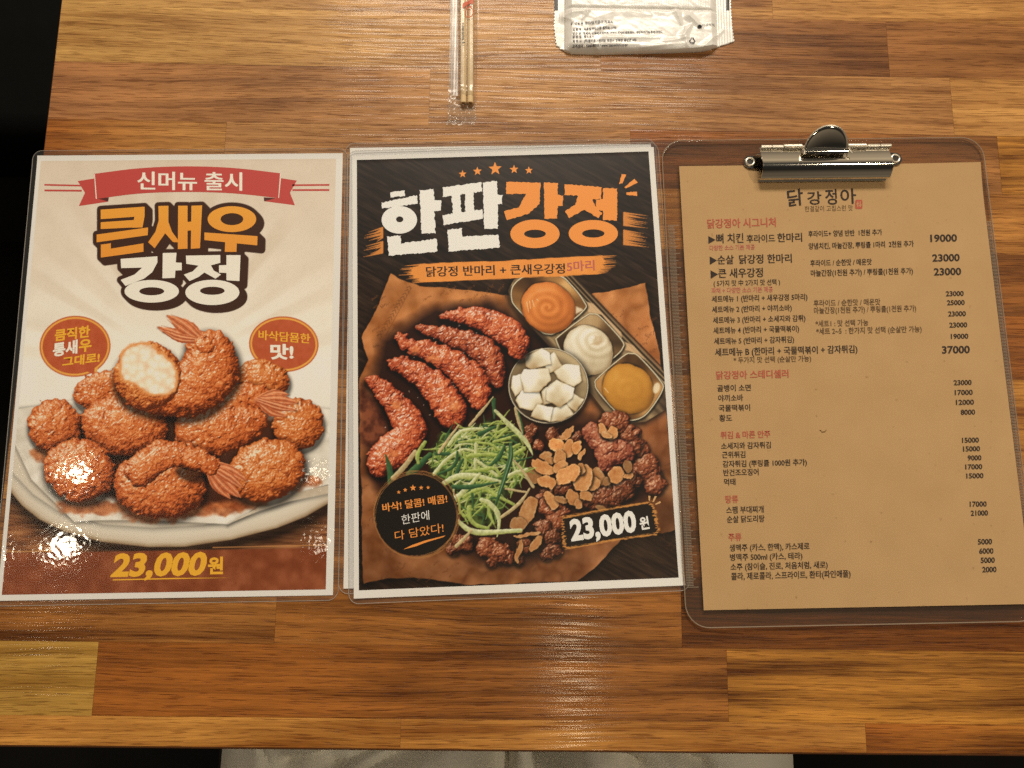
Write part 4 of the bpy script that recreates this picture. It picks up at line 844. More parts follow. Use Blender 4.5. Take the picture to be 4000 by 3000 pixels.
T = Letters(S2, fI); T.p([(1338, 845), (1358, 848), (1355, 895), (1342, 890)], [(1400, 850), (1422, 850), (1392, 908), (1378, 905)], [(1455, 898), (1463, 915), (1410, 935), (1405, 925)]); T.mb.build('spark_marks', inkmat('pale_orange_ink', (206, 154, 96)), p2)
z = S2.z + .11
k = Flat(); write(k, S2, fC, '닭강정 반마리 + 큰새우강정', (568, 842), (1412, 822), (566, 782), .032, z=z); k.build('subtitle_lettering', BLK, p2)
k = Flat(); write(k, S2, fC, '5마리', (1425, 812), (1592, 802), (1422, 750), .030, z=z); k.build('subtitle_lettering', PNK, p2)
k = Flat(); write(k, S2, fK, '바삭! 달콤! 매콤!', (288, 545), (976, 445), (278, 458), .026, z=z); write(k, S2, fK, '다 담았다!', (420, 850), (938, 760), (412, 752), .000, z=z)
T = Letters(S2, fK); T.p(star(458, 335, 22), star(527, 311, 24), star(610, 289, 36), star(697, 287, 25), star(771, 285, 22), [(505, 946), (600, 898), (740, 850), (960, 795), (930, 815), (760, 866), (640, 912)])
k.add(T.mb.v, T.mb.f); k.build('badge_lettering', ORG, p2)
k = Flat(); write(k, S2, fK, '한판에', (492, 680), (786, 626), (484, 580), -.004, z=z); k.build('badge_lettering', WHT, p2)
k = Flat(); write(k, S2, fI, '23,000', (582, 1286), (1228, 1190), (560, 1092), .044, 'num', z=z); write(k, S2, fI, '원', (1262, 1180), (1352, 1166), (1244, 1062), .034, z=z); k.build('price_lettering', WHT, p2)

settle(p1, .15, .4, .15); settle(p2, 1.2, .4, .2)
# ---------------------------------------------------------------- clipboard
cb = thing('clipboard', 'smoky see-through plastic clipboard with a chrome clip and ruler marks along its sides', 'clipboard', (S3.x, S3.y, 0), S3.a)
SMOKE = clear('smoky_plastic', (.90, .862, .83), .055, (.42, .36, .29), .06, None, 1.46, .5)
zl = Sheet(S3.x, S3.y, S3.a, 2.8)
bl = zl.L([(2585, 700), (2688, 2300), (3850, 600), (3200, 519), (3500, 2421)])
print('board', bl.round(1).tolist())
BX0, BX1, BY0, BY1 = -11.6, 214.6, -11.0, 316.5
MB().slab(rrect(BX0, BY0, BX1, BY1, 15, 9), .3, 2.7, .8).build('board', SMOKE, cb)
bo_ = rrect(BX0 + .25, BY0 + .25, BX1 - .25, BY1 - .25, 14.8, 9); bo_ = np.concatenate([bo_, bo_[:1]]); MB().tube(np.column_stack([bo_, np.full(len(bo_), 2.5)]), .42, 8, False).build('board_edge_glint', clear('board_glint_haze', (.80, .74, .68), .34, (.60, .49, .37), .25), cb.children[0], True)  # pale tube added on the bevel, painting its bright edge line
for q in cb.children[0].data.polygons: q.use_smooth = len(q.vertices) == 4
rm = MB(); rm2 = MB()
for i in range(241):
    y = 14 + i; L = 7.5 if i % 10 == 0 else 6 if i % 5 == 0 else 4.6
    rm.box(BX0 + 1.6, y, 2.7, BX0 + 1.6 + L, y + .42, 2.92)
    rm2.box(BX1 - 1.4 - min(L, 2.8), y, 2.7, BX1 - 1.2, y + .42, 2.92)
RIDGE = clear('ruler_ridge', (.75, .72, .68), .34, (.62, .53, .42), .2, None); rm.build('ruler_marks', RIDGE, cb); rm2.build('ruler_marks', RIDGE, cb)
# menu sheet under the clip
menu = thing('menu_sheet', 'brown kraft paper price list held under the chrome clip of the clipboard', 'menu', (S3.x, S3.y, 0), S3.a)
T = NT('kraft_paper'); p = T.pos(); n1 = T.noise(p, 38, 4, .6); n2 = T.noise(T.pos((1, 1.6, 1)), 1300, 3, .7)
kc = T.mix(tuple(ink((164, 124, 77))), tuple(ink((191, 149, 98))), T.math('ADD', T.math('MULTIPLY', n1, .5), T.math('MULTIPLY', n2, .5)))
sp = T.math('MULTIPLY', T.math('SUBTRACT', T.noise(p, 260, 2, .5), .70), 9, True); kc = T.mix(kc, tuple(ink((126, 88, 50))), T.math('MULTIPLY', sp, .6))
b_ = T.bsdf(Base_Color=kc, Roughness=.85); b_.inputs['Specular IOR Level'].default_value = .15; T.l(T.bump(T.math('ADD', n2, T.math('MULTIPLY', T.noise(p, 11, 2, .45), 14)), .00004), b_.inputs['Normal']); KRAFT = T.m
u = np.linspace(0, 210, 43); v = np.linspace(0, 297, 60); U, V = np.meshgrid(u, v)
def mz(u, v): return S3.z - .1 + 1.6 * np.clip((v - 262) / 35, 0, 1) ** 2 * np.clip((u - 120) / 90, 0, 1) ** 2 + .5 * np.clip((20 - v) / 20, 0, 1) ** 2 * np.clip((u - 60) / 120, 0, 1)
mb = Flat(); mb.grid(U, V, mz(U, V)); mb.build('paper', KRAFT, menu, True)
INKD = printed('menu_black_ink', ink((52, 40, 32)), .8, False); INKR = printed('menu_red_ink', ink((172, 80, 58)), .8, False); INKP = printed('menu_pink_ink', ink((178, 94, 76)), .8, False); INKB = printed('menu_brown_ink', ink((92, 66, 42)), .8, False)
lg = Flat(); [write(lg, S3, fE, a, b, c, d, .014, 'bbox') for a, b, c, d in (('닭', (796, 504), (890, 494), (788, 402)), ('강', (914, 492), (1000, 490), (908, 412)), ('정', (1022, 492), (1092, 490), (1016, 398)), ('아', (1112, 488), (1206, 486), (1108, 394)))]
lg.build('logo_lettering', INKD, menu)
k = Flat(); line(k, fE, '한결같이 고집스런 맛', 897, 1185, 533, 34, -.004); k.build('tagline_lettering', INKB, menu)
sl = Flat(); sl.poly(S3.L(fE(rrect(1199, 462, 1242, 516, 9))), S3.z + .1); slo = sl.build('seal', INKR, menu)
ss = Flat()
for q in ([(1206, 485), (1222, 480), (1222, 485), (1206, 491)], [(1212, 472), (1217, 472), (1216, 506), (1211, 506)], [(1226, 470), (1231, 470), (1231, 506), (1226, 506)], [(1218, 495), (1238, 490), (1238, 495), (1218, 500)]): ss.poly(S3.L(fE(q)), S3.z + .14 + .01 * len(ss.f))
ss.build('seal_strokes', KRAFT, slo)
hd, it, pr, nt, pk = Flat(), Flat(), Flat(), Flat(), Flat()
for f, s, a, b, y, h in ((fE, '닭강정아 시그니처', 312, 722, 632, 54), (fE, '닭강정아 스테디셀러', 365, 798, 1538, 48), (fF, '튀김 & 마른 안주', 385, 677, 473, 42), (fF, '탕류', 413, 487, 852, 44), (fF, '주류', 430, 507, 1075, 44)): hd = Flat(); line(hd, f, s, a, b, y, h, .028); hd.build('heading_lettering', INKR, menu)
for f, s, a, b, y, h, bo in ((fE, '뼈 치킨', 366, 528, 722, 56, .020), (fE, '후라이드', 548, 718, 718, 46, .021), (fE, '한마리', 732, 880, 715, 52, .024), (fE, '순살', 373, 470, 848, 52, .024), (fE, '닭강정 한마리', 503, 818, 845, 52, .024), (fE, '큰 새우강정', 378, 645, 930, 54, .024),
                             (fE, '( 5가지 맛 中 2가지 맛 선택 )', 350, 748, 981, 35, .014), (fE, '세트메뉴 1 (반마리 + 새우강정 5마리)', 338, 912, 1076, 38, .021), (fE, '세트메뉴 2 (반마리 + 야끼소바)', 340, 818, 1139, 38, .021), (fE, '세트메뉴 3 (반마리 + 소세지와 감튀)', 345, 900, 1203, 38, .021),
                             (fE, '세트메뉴 4 (반마리 + 국물떡볶이)', 348, 862, 1265, 38, .021), (fE, '세트메뉴 5 (반마리 + 감자튀김)', 352, 832, 1329, 38, .021), (fE, '세트메뉴 B (한마리 + 국물떡볶이 + 감자튀김)', 358, 1212, 1399, 46, .024),
                             (fF, '골뱅이 소면', 365, 562, 195, 38, .021), (fF, '야끼소바', 370, 517, 253, 38, .021), (fF, '국물떡볶이', 373, 558, 312, 38, .021), (fF, '황도', 377, 452, 371, 38, .021), (fF, '소세지와 감자튀김', 388, 680, 535, 38, .021), (fF, '근위튀김', 393, 530, 587, 38, .021),
                             (fF, '감자튀김 (뿌링클 1000원 추가)', 397, 892, 641, 38, .021), (fF, '반건조오징어', 401, 608, 692, 38, .021), (fF, '먹태', 405, 472, 747, 38, .021), (fF, '스팸 부대찌개', 418, 638, 913, 40, .021), (fF, '순살 닭도리탕', 422, 643, 968, 40, .021),
                             (fF, '생맥주 (카스, 한맥), 카스제로', 437, 908, 1136, 40, .021), (fF, '병맥주 500ml (카스, 테라)', 440, 866, 1192, 40, .021), (fF, '소주 (참이슬, 진로, 처음처럼, 새로)', 443, 1015, 1248, 40, .021), (fF, '콜라, 제로콜라, 스프라이트, 환타(파인애플)', 447, 1150, 1305, 42, .021)): line(it, f, s, a, b, y, h, bo)
for q in ([(318, 679), (318, 726), (361, 702)], [(326, 802), (327, 851), (370, 825)], [(331, 885), (332, 935), (376, 909)]): it.poly(S3.L(fE(q)), S3.z + .12)
for f, s, a, b, y, h in ((fE, '후라이드+ 양념 반반  1천원 추가', 918, 1360, 684, 36), (fE, '양념치킨, 마늘간장, 뿌링클 1마리  2천원 추가', 920, 1550, 758, 37), (fE, '후라이드 / 순한맛 / 매운맛', 930, 1298, 860, 37), (fE, '마늘간장(1천원 추가) / 뿌링클(1천원 추가)', 933, 1545, 921, 38)): line(it, f, s, a, b, y, h, .021)
for f, s, a, b, y, h in ((fE, '후라이드 / 순한맛 / 매운맛', 950, 1350, 1101, 38), (fE, '마늘간장(1천원 추가) / 뿌링클(1천원 추가)', 952, 1565, 1145, 38), (fE, '*세트1 : 맛 선택 가능', 962, 1278, 1224, 38), (fE, '*세트 2~5  : 한가지 맛 선택 (순살만 가능)', 966, 1598, 1270, 38), (fE, '* 두가지 맛 선택 (순살만 가능)', 470, 935, 1442, 36)): line(nt, f, s, a, b, y, h, .013)
sm = Flat(); sm.poly(S3.L(fF(jag([(966, 420), (980, 428), (992, 430), (1010, 420), (1002, 436), (984, 436)], 3, 2, 4))), S3.z + .06); sm.build('smudge', printed('smudge_stain', ink((124, 88, 50)), .9, False), menu)
for f, s, a, b, y, h in ((fE, '다양한 소스 기본 제공', 325, 597, 766, 31), (fE, '파채 + 다양한 소스 기본 제공', 338, 705, 1023, 33)): pk = Flat(); line(pk, f, s, a, b, y, h, .010); pk.build('note_lettering', INKP, menu)
for f, s, a, b, y, h in ((fE, '19000', 1650, 1810, 714, 42), (fE, '23000', 1662, 1826, 832, 42), (fE, '23000', 1671, 1835, 915, 42), (fE, '23000', 1743, 1850, 1040, 29), (fE, '25000', 1750, 1856, 1094, 29), (fE, '23000', 1757, 1863, 1161, 29), (fE, '23000', 1764, 1871, 1228, 29), (fE, '19000', 1773, 1878, 1296, 29), (fE, '37000', 1720, 1887, 1384, 43),
                         (fF, '23000', 1758, 1863, 158, 29), (fF, '17000', 1764, 1870, 216, 29), (fF, '12000', 1771, 1877, 274, 29), (fF, '8000', 1799, 1884, 332, 29), (fF, '15000', 1807, 1906, 497, 29), (fF, '15000', 1813, 1913, 548, 29), (fF, '9000', 1840, 1921, 601, 29), (fF, '17000', 1826, 1926, 654, 29), (fF, '15000', 1832, 1933, 707, 29),
                         (fF, '17000', 1852, 1952, 874, 30), (fF, '21000', 1858, 1960, 927, 30), (fF, '5000', 1900, 1984, 1096, 31), (fF, '6000', 1908, 1992, 1151, 31), (fF, '5000', 1917, 2000, 1205, 31), (fF, '2000', 1926, 2010, 1260, 31)): line(pr, f, s, a, b, y, h, .026, 'num', -.02)
for m_, nm, mt in ((it, 'item_lettering', INKD), (nt, 'note_lettering', INKB), (pr, 'price_lettering', INKD)): m_.build(nm, mt, menu)

# the chrome clip, its length along x and the hinge towards the upper edge
T = NT('chrome'); b_ = T.bsdf(Base_Color=(.74, .70, .62, 1), Metallic=1.0, Roughness=.085); CHROME = T.m
STEEL = plain('spring_steel', (.68, .63, .54), .42, .1, 400, metal=1.0); HOLE = plain('dark_hole', (.03, .025, .02), .5)
zc = Sheet(S3.x, S3.y, S3.a, 13.0)
cl = zc.L(fM([(300, 310), (1950, 290), (320, 560), (1960, 520)])); c0 = S3.L(fM([(290, 750), (1880, 740)])); zb = Sheet(S3.x, S3.y, S3.a, 4.0); ce = zb.L(fM([(160, 500), (2005, 458)]))
X0, X1, VH = float(cl[[0, 2], 0].mean()), float(cl[[1, 3], 0].mean()), float(cl[:2, 1].mean()); VL = float(c0[:, 1].mean())
print('clip', X0, X1, VH, VL, ce.round(1).tolist())
prof = spline([(VH + 1.0, 10.4), (VH - 2, 11.3), (VH - 5, 12.2), (VH - 8.5, 13.5), (VH - 11.4, 14.7), (VH - 13.4, 15.0), (VH - 16.2, 13.9), (VH - 19.0, 11.5), (VH - 21.4, 8.4), (VL + 1.2, 5.2), (VL, 3.6)], 6)
def sheetmetal(prof, xa, xb, th, mat, name, parent, curve=0):
    xs = np.linspace(xa, xb, 13); n = len(prof); d = np.gradient(prof, axis=0); nn = np.stack([d[:, 1], -d[:, 0]], 1); nn /= np.linalg.norm(nn, axis=1)[:, None]; lo = prof + nn * th
    if (nn[:, 1] > 0).mean() > .5: lo = prof - nn * th
    loop = np.concatenate([prof, lo[::-1]]); m = len(loop); v = []; mid = (xa + xb) / 2
    for x in xs: v += [(x, y, z) for y, z in loop]
    f = [(k * m + i, k * m + (i + 1) % m, (k + 1) * m + (i + 1) % m, (k + 1) * m + i) for k in range(len(xs) - 1) for i in range(m)]
    for base, rev in ((0, True), ((len(xs) - 1) * m, False)):
        for i in range(n - 1):
            q = (base + i, base + i + 1, base + m - 2 - i, base + m - 1 - i); f.append(tuple(reversed(q)) if rev else q)
    return MB().add(v, f).build(name, mat, parent, True)
jaw = sheetmetal(prof, X0, X1, .7, CHROME, 'clip_jaw', cb)
# base plate with a riveted ear at each end
ears = MB(); e0, e1 = ce
out = np.concatenate([[(X0 + 2, VH - 12), (e0[0] + 1, e0[1] - 4.6)], [(e0[0] + 4.6 * math.cos(a), e0[1] + 4.6 * math.sin(a)) for a in np.linspace(-1.6, -4.4, 9)], [(X0 - 1, VH - 1.5), (X0 + 2, VH), (X1 - 2, VH), (X1 + 1, e1[1] + 5)], [(e1[0] + 4.6 * math.cos(a), e1[1] + 4.6 * math.sin(a)) for a in np.linspace(1.2, -1.6, 9)], [(X1 - 2, VH - 12)]])
base = ears.slab(out[::-1], 3.5, 4.3).build('base_plate', CHROME, cb)
for q in (e0, e1):
    t = np.linspace(0, 2 * math.pi, 25); MB().tube(np.stack([q[0] + 2.7 * np.cos(t), q[1] + 2.7 * np.sin(t), np.full(25, 4.6)], 1), .75, 8, False).build('rivet', STEEL, base, True)
    MB().slab(ell(q[0], q[1], 2.3, 2.3, 0, 20), 4.0, 4.42).build('rivet_hole', HOLE, base)
# hinge rod, two springs, thumb lever
zh = Sheet(S3.x, S3.y, S3.a, 12.0)
hr = zh.L(fM([(310, 300), (1945, 275), (592, 292), (822, 288), (1408, 282), (1636, 278), (1105, 340), (840, 350), (1375, 350)]))
MB().tube([(hr[0, 0], VH + .6, 11.2), (hr[1, 0], VH + .6, 11.2)], 1.05, 12).build('hinge_rod', STEEL, cb, True)
for a, b in ((0, 1), (1, 0)):
    pass
for nm_, (i0, i1) in (('l', (2, 3)), ('r', (4, 5))):
    t = np.linspace(0, 15 * 2 * math.pi, 15 * 14); x = np.linspace(hr[i0, 0], hr[i1, 0], len(t))
    sp_ = MB().tube(np.stack([x, VH + .6 + 1.85 * np.cos(t), 11.2 + 1.85 * np.sin(t)], 1), .5, 6)
    leg = -1 if nm_ == 'l' else 1
    xe = hr[i1, 0] if nm_ == 'l' else hr[i0, 0]
    sp_.tube([(xe, VH - .6, 12.6), (xe, VH - 4, 15.1), (xe + .4 * leg, VH - 6.5, 14.9)], .5, 6); sp_.build('spring', STEEL, cb, True)
for xa, xb in ((hr[0, 0] - .3, hr[0, 0] + 6.6), (hr[1, 0] - 7.0, hr[1, 0] + .3), (hr[0, 0] + 7.2, hr[2, 0] - .6), (hr[5, 0] + .8, hr[1, 0] - 7.6)):
    MB().tube([(xa, VH + .6, 11.3), (xb, VH + .6, 11.3)], 1.7, 14).build('hinge_knuckle', STEEL, cb, True)
cxl = float(hr[6, 0]); w = float(hr[8, 0] - hr[7, 0]) / 2
A = np.linspace(0, math.pi, 25); lv = MB(); rows_ = []
for k, s_ in enumerate(np.linspace(0, 1, 9)):
    rows_.append([(cxl + w * math.cos(a) * (.12 + .88 * s_ ** .6) * (1 if s_ < 1 else 1), VH - 2.5 + 12.2 * math.sin(a) * s_, 13.4 + 7.5 * (math.sin(a) * s_) + 2.6 * s_ ** 3 * math.sin(a) - 1.2 * (1 - s_)) for a in A])
R_ = np.array(rows_); lv.grid(R_[..., 0], R_[..., 1], R_[..., 2]); ob = lv.build('thumb_lever', CHROME, cb, True); so = ob.modifiers.new('thick', 'SOLIDIFY'); so.thickness = .0007
rim = np.array([(cxl + w * math.cos(a), VH - 2.5 + 12.2 * math.sin(a), 13.4 + 10.1 * math.sin(a)) for a in A]); MB().tube(rim, .6, 8).build('lever_rim', STEEL, ob, True)
lip = spline([(VH - 1.2, 14.4), (VH - 2.6, 15.3), (VH - 4.4, 15.5), (VH - 6.0, 14.9)], 4); sheetmetal(lip, cxl - w, cxl + w, .5, CHROME, 'lever_foot', ob)

# ---------------------------------------------------------------- chopsticks in their wrapper
def cpos(x, y, z): a, b = at(*fN([(x, y)]).T, z); return float(a[0]), float(b[0])
BAM = plain('bamboo', (.84, .63, .36), .5, .10, 500, .35)
ax = []
for lab, xa, xb, nm in (('pale bamboo chopstick in the clear wrapper, the one next to the wrapper\'s seam', 368, 366, 0), ('pale bamboo chopstick in the clear wrapper, the one farther from the seam', 455, 455, 1)):
    x1, y1 = cpos(xb, 1338, 2.6); x0, y0 = cpos(xa, 60, 2.6); d = np.array([x0 - x1, y0 - y1]); d /= np.linalg.norm(d); L = 205
    st = thing('chopstick', lab, 'chopstick', (x1, y1, 2.75), math.atan2(d[1], d[0]), 'chopsticks in one wrapper'); ax.append((x1, y1, d))
    MB().tube([(0, 0, 0), (.5, 0, 0), (60, 0, 0), (L, 0, 0)], [2.0, 2.25, 2.35, 2.6], 18).build('stick', BAM, st, True)
    MB().slab(ell(0, 0, 1.2, 1.2, 0, 14), 0, .1).build('end_grain', plain('end_grain', ink((150, 112, 66)), .7), st).rotation_euler = (0, -math.pi / 2, 0)
wr_ = thing('chopstick_wrapper', 'clear crinkled plastic wrapper with a red mark round a pair of chopsticks', 'wrapper', (0, 0, 0))
(x1, y1, d1), (x2, y2, d2) = ax
def wz(x, y):
    t = y - y1; cx1 = x1 + d1[0] / d1[1] * t; cx2 = x2 + d2[0] / d2[1] * t
    mid = (cx1 + cx2) / 2; hw = (cx2 - cx1) / 2 + 2.9; q = np.clip((hw + 2.4 - np.abs(x - mid)) / 3.4, 0, 1); q = q * q * (3 - 2 * q)
    h = 5.75 * q - .9 * np.exp(-((x - mid) / 1.3) ** 2) * q
    lowm = np.clip((t - 1) / 6, 0, 1); cr = 3.2 * np.abs(fbm(x, y, 5.5, 4) - .5) * 2 * np.clip((12 - t) / 14, 0, 1) * np.clip((t + 17) / 5, 0, 1)
    return .25 + h * lowm + cr * (1 - .3 * lowm) + .30 * fbm(x, y * .35, 7, 9)
xs = np.linspace(x1 - 11.0, x2 + 4.2, 64); ys = np.linspace(y1 - 15.5, y1 + 170, 420); XX, YY = np.meshgrid(xs, ys)
XX = XX + np.clip((y1 - YY) / 16, 0, 1) * 3.0 * (fbm(XX * 0 + YY, YY, 3, 2) - .5) * 2
m = Flat(); m.grid(XX, YY, wz(XX, YY)); m.build('film', clear('wrapper_film', (.93, .93, .93), .07, (.90, .86, .74), .2, (160, .00008), 1.5), wr_, True)
sv = []; s0 = [cpos(190, 0, .8), cpos(300, 0, .8)]; s1 = [cpos(205, 1250, .8), cpos(300, 1250, .8)]
m = Flat(); tt = np.linspace(0, 1, 300); uu = np.linspace(0, 1, 16); TTg, UU = np.meshgrid(np.concatenate([np.linspace(-.25, 0, 60)[:-1], tt]), uu, indexing='ij')
SX = (s0[0][0] * (1 - UU) + s0[1][0] * UU) * (1 - TTg) + (s1[0][0] * (1 - UU) + s1[1][0] * UU) * TTg; SY = s0[0][1] * (1 - TTg) + s1[0][1] * TTg
m.grid(SX, SY, 1.3 + .35 * np.sin(UU * 3.1) + .5 * fbm(SX, SY, 14, 5))
T = NT('crimped_seam'); tr = T.n('BsdfTransparent'); tr.inputs[0].default_value = (.9, .9, .9, 1); df = T.n('BsdfGlossy'); df.inputs['Color'].default_value = (.75, .73, .72, 1); df.inputs['Roughness'].default_value = .4; d3 = T.n('BsdfDiffuse'); d3.inputs[0].default_value = (.62, .60, .58, 1); mm = T.n('MixShader'); mm.inputs[0].default_value = .5; T.l(df.outputs[0], mm.inputs[1]); T.l(d3.outputs[0], mm.inputs[2])
wv1 = T.n('TexWave', wave_type='BANDS', bands_direction='DIAGONAL'); T.l(T.pos((1, .35, 0)), wv1.inputs['Vector']); wv1.inputs['Scale'].default_value = 560; wv1.inputs['Distortion'].default_value = .6
wv2 = T.n('TexWave', wave_type='BANDS', bands_direction='X'); T.l(T.pos(), wv2.inputs['Vector']); wv2.inputs['Scale'].default_value = 150
fac = T.math('ADD', T.math('MULTIPLY', wv1.outputs['Fac'], .14), T.math('ADD', T.math('MULTIPLY', T.math('POWER', wv2.outputs['Fac'], 3.0), .34), .10))
ms = T.n('MixShader'); T.l(fac, ms.inputs[0]); T.l(tr.outputs[0], ms.inputs[1]); T.l(mm.outputs[0], ms.inputs[2]); T.l(ms.outputs[0], T.out.inputs[0])
m.build('seam', T.m, wr_, True)
def wpoly(mb, pts, dz):
    p = jag(pts, 0, 1, 14); q = np.stack(at(*fN(p).T, 5.0), 1); c = q.mean(0); n = len(q)
    ringz = [np.concatenate([q * k + c * (1 - k)]) for k in (1, .6, .25)]; v = np.concatenate(ringz + [c[None]]); z = wz(v[:, 0], v[:, 1]) + dz
    mb.add(np.column_stack([v, z]), [(k * n + i, k * n + (i + 1) % n, (k + 1) * n + (i + 1) % n, (k + 1) * n + i) for k in range(2) for i in range(n)] + [(2 * n + i, 2 * n + (i + 1) % n, 3 * n) for i in range(n)])
RED2 = printed('wrapper_red_ink', ink((206, 104, 74)), .5, False); GRY = printed('wrapper_black_ink', ink((84, 80, 66)), .5, False)
m = Flat(); wpoly(m, [(352, 72), (380, 40), (430, 22), (496, 0), (496, 62), (440, 66), (400, 84), (362, 126)], .25)
for a, b in (((440, 96), (470, 92)), ((405, 100), (440, 98))): wpoly(m, [a, b, (b[0], b[1] + 14), (a[0], a[1] + 14)], .25)
for t0 in np.linspace(0, 2 * math.pi, 22, endpoint=False):
    t1 = t0 + .29; e_ = lambda t, r: (442 + (52 + r) * math.cos(t), 172 + (64 + r) * math.sin(t)); wpoly(m, [e_(t0, 4), e_(t1, 4), e_(t1, -5), e_(t0, -5)], .25)
for x in (425, 452): wpoly(m, [(x, 128), (x + 5, 128), (x + 5, 222), (x, 222)], .25)
m.build('printed_mark', RED2, wr_)
m = Flat(); rgw = random.Random(4)
for y0_, hh in ((312, 30), (350, 22), (376, 26), (404, 14), (428, 34), (470, 18), (494, 36)):     # the small upright printing, too small to read
    for kx in range(3):
        x = 350 + kx * 9; wpoly(m, [(x, y0_), (x + 6, y0_ + 2), (x + 6, y0_ + hh * rgw.uniform(.4, .9)), (x, y0_ + hh * rgw.uniform(.5, .9))], .25)
    wpoly(m, [(350, y0_ + hh * .8), (375, y0_ + hh * .75), (375, y0_ + hh * .95), (350, y0_ + hh)], .26)
wpoly(m, [(346, 566), (388, 557), (388, 568), (346, 580)], .25); m.build('printing', GRY, wr_)

# ---------------------------------------------------------------- wet tissue packet
tp = thing('tissue_packet', 'pearly white sealed wet tissue packet with zigzag cut ends', 'wet tissue', (0, 0, 0))
def OP(pts, z=2.0): return np.stack(at(*fO(pts).T, z), 1)
ox0 = OP([(130, 300)])[0, 0]; ox1 = OP([(2050, 300)])[0, 0]; oyb = OP([(1000, 582)])[0, 1]; oyt = OP([(1000, 20)])[0, 1]
fl0 = OP([(236, 300)])[0, 0]; fr0 = OP([(1885, 300)])[0, 0]; ys0 = OP([(1000, 128)])[0, 1]; ys1 = OP([(1000, 22)])[0, 1]
def ridge(x, y, ax_, ay, bx_, by_, w):
    ex, ey = bx_ - ax_, by_ - ay; l = ex * ex + ey * ey; t = np.clip(((x - ax_) * ex + (y - ay) * ey) / l, 0, 1); d = np.hypot(x - ax_ - t * ex, y - ay - t * ey); return np.clip(1 - d / (w * (1.15 - .7 * t)), 0, 1) ** 1.4 * (1 - .6 * t)
RID = [tuple(OP([a, b]).ravel()) + (w, h) for a, b, w, h in (((230, 180), (480, 150), 5, 1.6), ((230, 190), (320, 262), 3.0, 1.0), ((480, 150), (420, 240), 3, 1.2), ((560, 230), (820, 140), 8, 1.0), ((1560, 210), (1700, 330), 4, 2.4), ((1420, 130), (1480, 290), 4, 2.0), ((1500, 420), (1590, 300), 4, 1.8), ((1540, 500), (1520, 330), 3, 1.5), ((640, 432), (1250, 444), 2.6, .6), ((600, 560), (520, 500), 4, 1.5), ((1300, 480), (1560, 440), 3, .8), ((1700, 560), (1950, 320), 4, 1.2), ((250, 540), (330, 380), 4, 1.0), ((900, 150), (1150, 200), 5, .8), ((700, 300), (560, 360), 4, .8), ((1060, 540), (1500, 500), 2.2, .9))]
def tz(x, y):
    fin = np.clip((x - fl0) / 5, 0, 1) * np.clip((fr0 - x) / 5, 0, 1); low = np.clip((y - oyb) / 5.5, 0, 1)
    body = 4.6 * fin ** .6 * (1 - (1 - low) ** 2); z = .9 + body + .5 * np.sin(x * 3.3) * 0
    for ax_, ay, bx_, by_, w, h in RID: z = z + .75 * h * ridge(x, y, ax_, ay, bx_, by_, w)
    z = z + (np.abs(fbm(x + 1.3 * y, y - .4 * x, 15, 7) - .5) * 1.0 + .15 * fbm(x, y, 6, 8)) * (.25 + .75 * fin) * (.3 + .7 * low)
    inside = (y > ys0) & (y < ys1 + 2); z = z + np.where(inside, .07 * np.sin(x * 5.2) * fin, 0) - 1.2 * np.exp(-((y - ys0) / 1.2) ** 2) * fin
    z = z + (1 - fin) * .07 * np.sin(x * 3.2)
    return z
ns, nt_ = 460, 210; s = np.linspace(0, 1, ns); t = np.linspace(0, 1, nt_)
bo = OP([(118, 470), (152, 500), (225, 552), (300, 582), (600, 590), (1000, 582), (1400, 572), (1700, 560), (1800, 540), (1950, 490), (2066, 452)], .6)
vbx, vby = bo[:, 0], bo[:, 1]; ytop = oyb + 74; SS, TG = np.meshgrid(s, t)
zig = lambda y: .9 * (np.abs(((y / 2.6) % 1) - .5) * 2 - .5)
le = OP([(150, 500), (122, 300), (128, 110), (135, -600)], .6); re = OP([(2066, 452), (2046, 300), (2030, 110), (2020, -600)], .6)
TXg = ox0 + (ox1 - ox0) * SS
for _ in range(2):
    yb = np.interp(TXg, vbx, vby); TYg = yb + (ytop - yb) * TG
    xl = np.interp(TYg, le[:, 1], le[:, 0]) + zig(TYg); xr = np.interp(TYg, re[:, 1], re[:, 0]) - zig(TYg + 1.1); TXg = xl + (xr - xl) * SS
TZg = tz(TXg, TYg); TZg[0, :] = .25
m = Flat(); m.grid(TXg, TYg, TZg)
T = NT('pearl_film'); n = T.noise(T.pos((1, 1, 0)), 30, 3); b_ = T.bsdf(Base_Color=T.mix((.76, .75, .725), (.84, .83, .81), n), Roughness=.34); b_.inputs['Specular IOR Level'].default_value = .6; b_.inputs['Coat Weight'].default_value = .35; b_.inputs['Coat Roughness'].default_value = .16; T.l(T.bump(T.noise(T.pos(), 90, 1), .00005), b_.inputs['Normal'])
m.build('pouch', T.m, tp, True)
m = Flat(); un = np.concatenate([np.stack([TXg[0], TYg[0]], 1), np.stack([TXg[:, -1], TYg[:, -1]], 1)[1:], np.stack([TXg[-1], TYg[-1]], 1)[::-1][1:], np.stack([TXg[:, 0], TYg[:, 0]], 1)[::-1][1:-1]]); m.poly(un, .15); m.build('back', T.m, tp)
DK = printed('packet_grey_ink', ink((70, 66, 64)), .45, False); DKB = printed('packet_dark_print', ink((44, 42, 40)), .4, False); dr = lambda x, y: tz(x, y) + .4
m = Flat(); TW = lambda s, BL, BR, TL, bo=.022: write(m, None, fO, s, BL, BR, TL, bo, drape=dr)
TW('위생용품 관리법기준규격표시', (300, 300), (755, 278), (298, 268), .012)
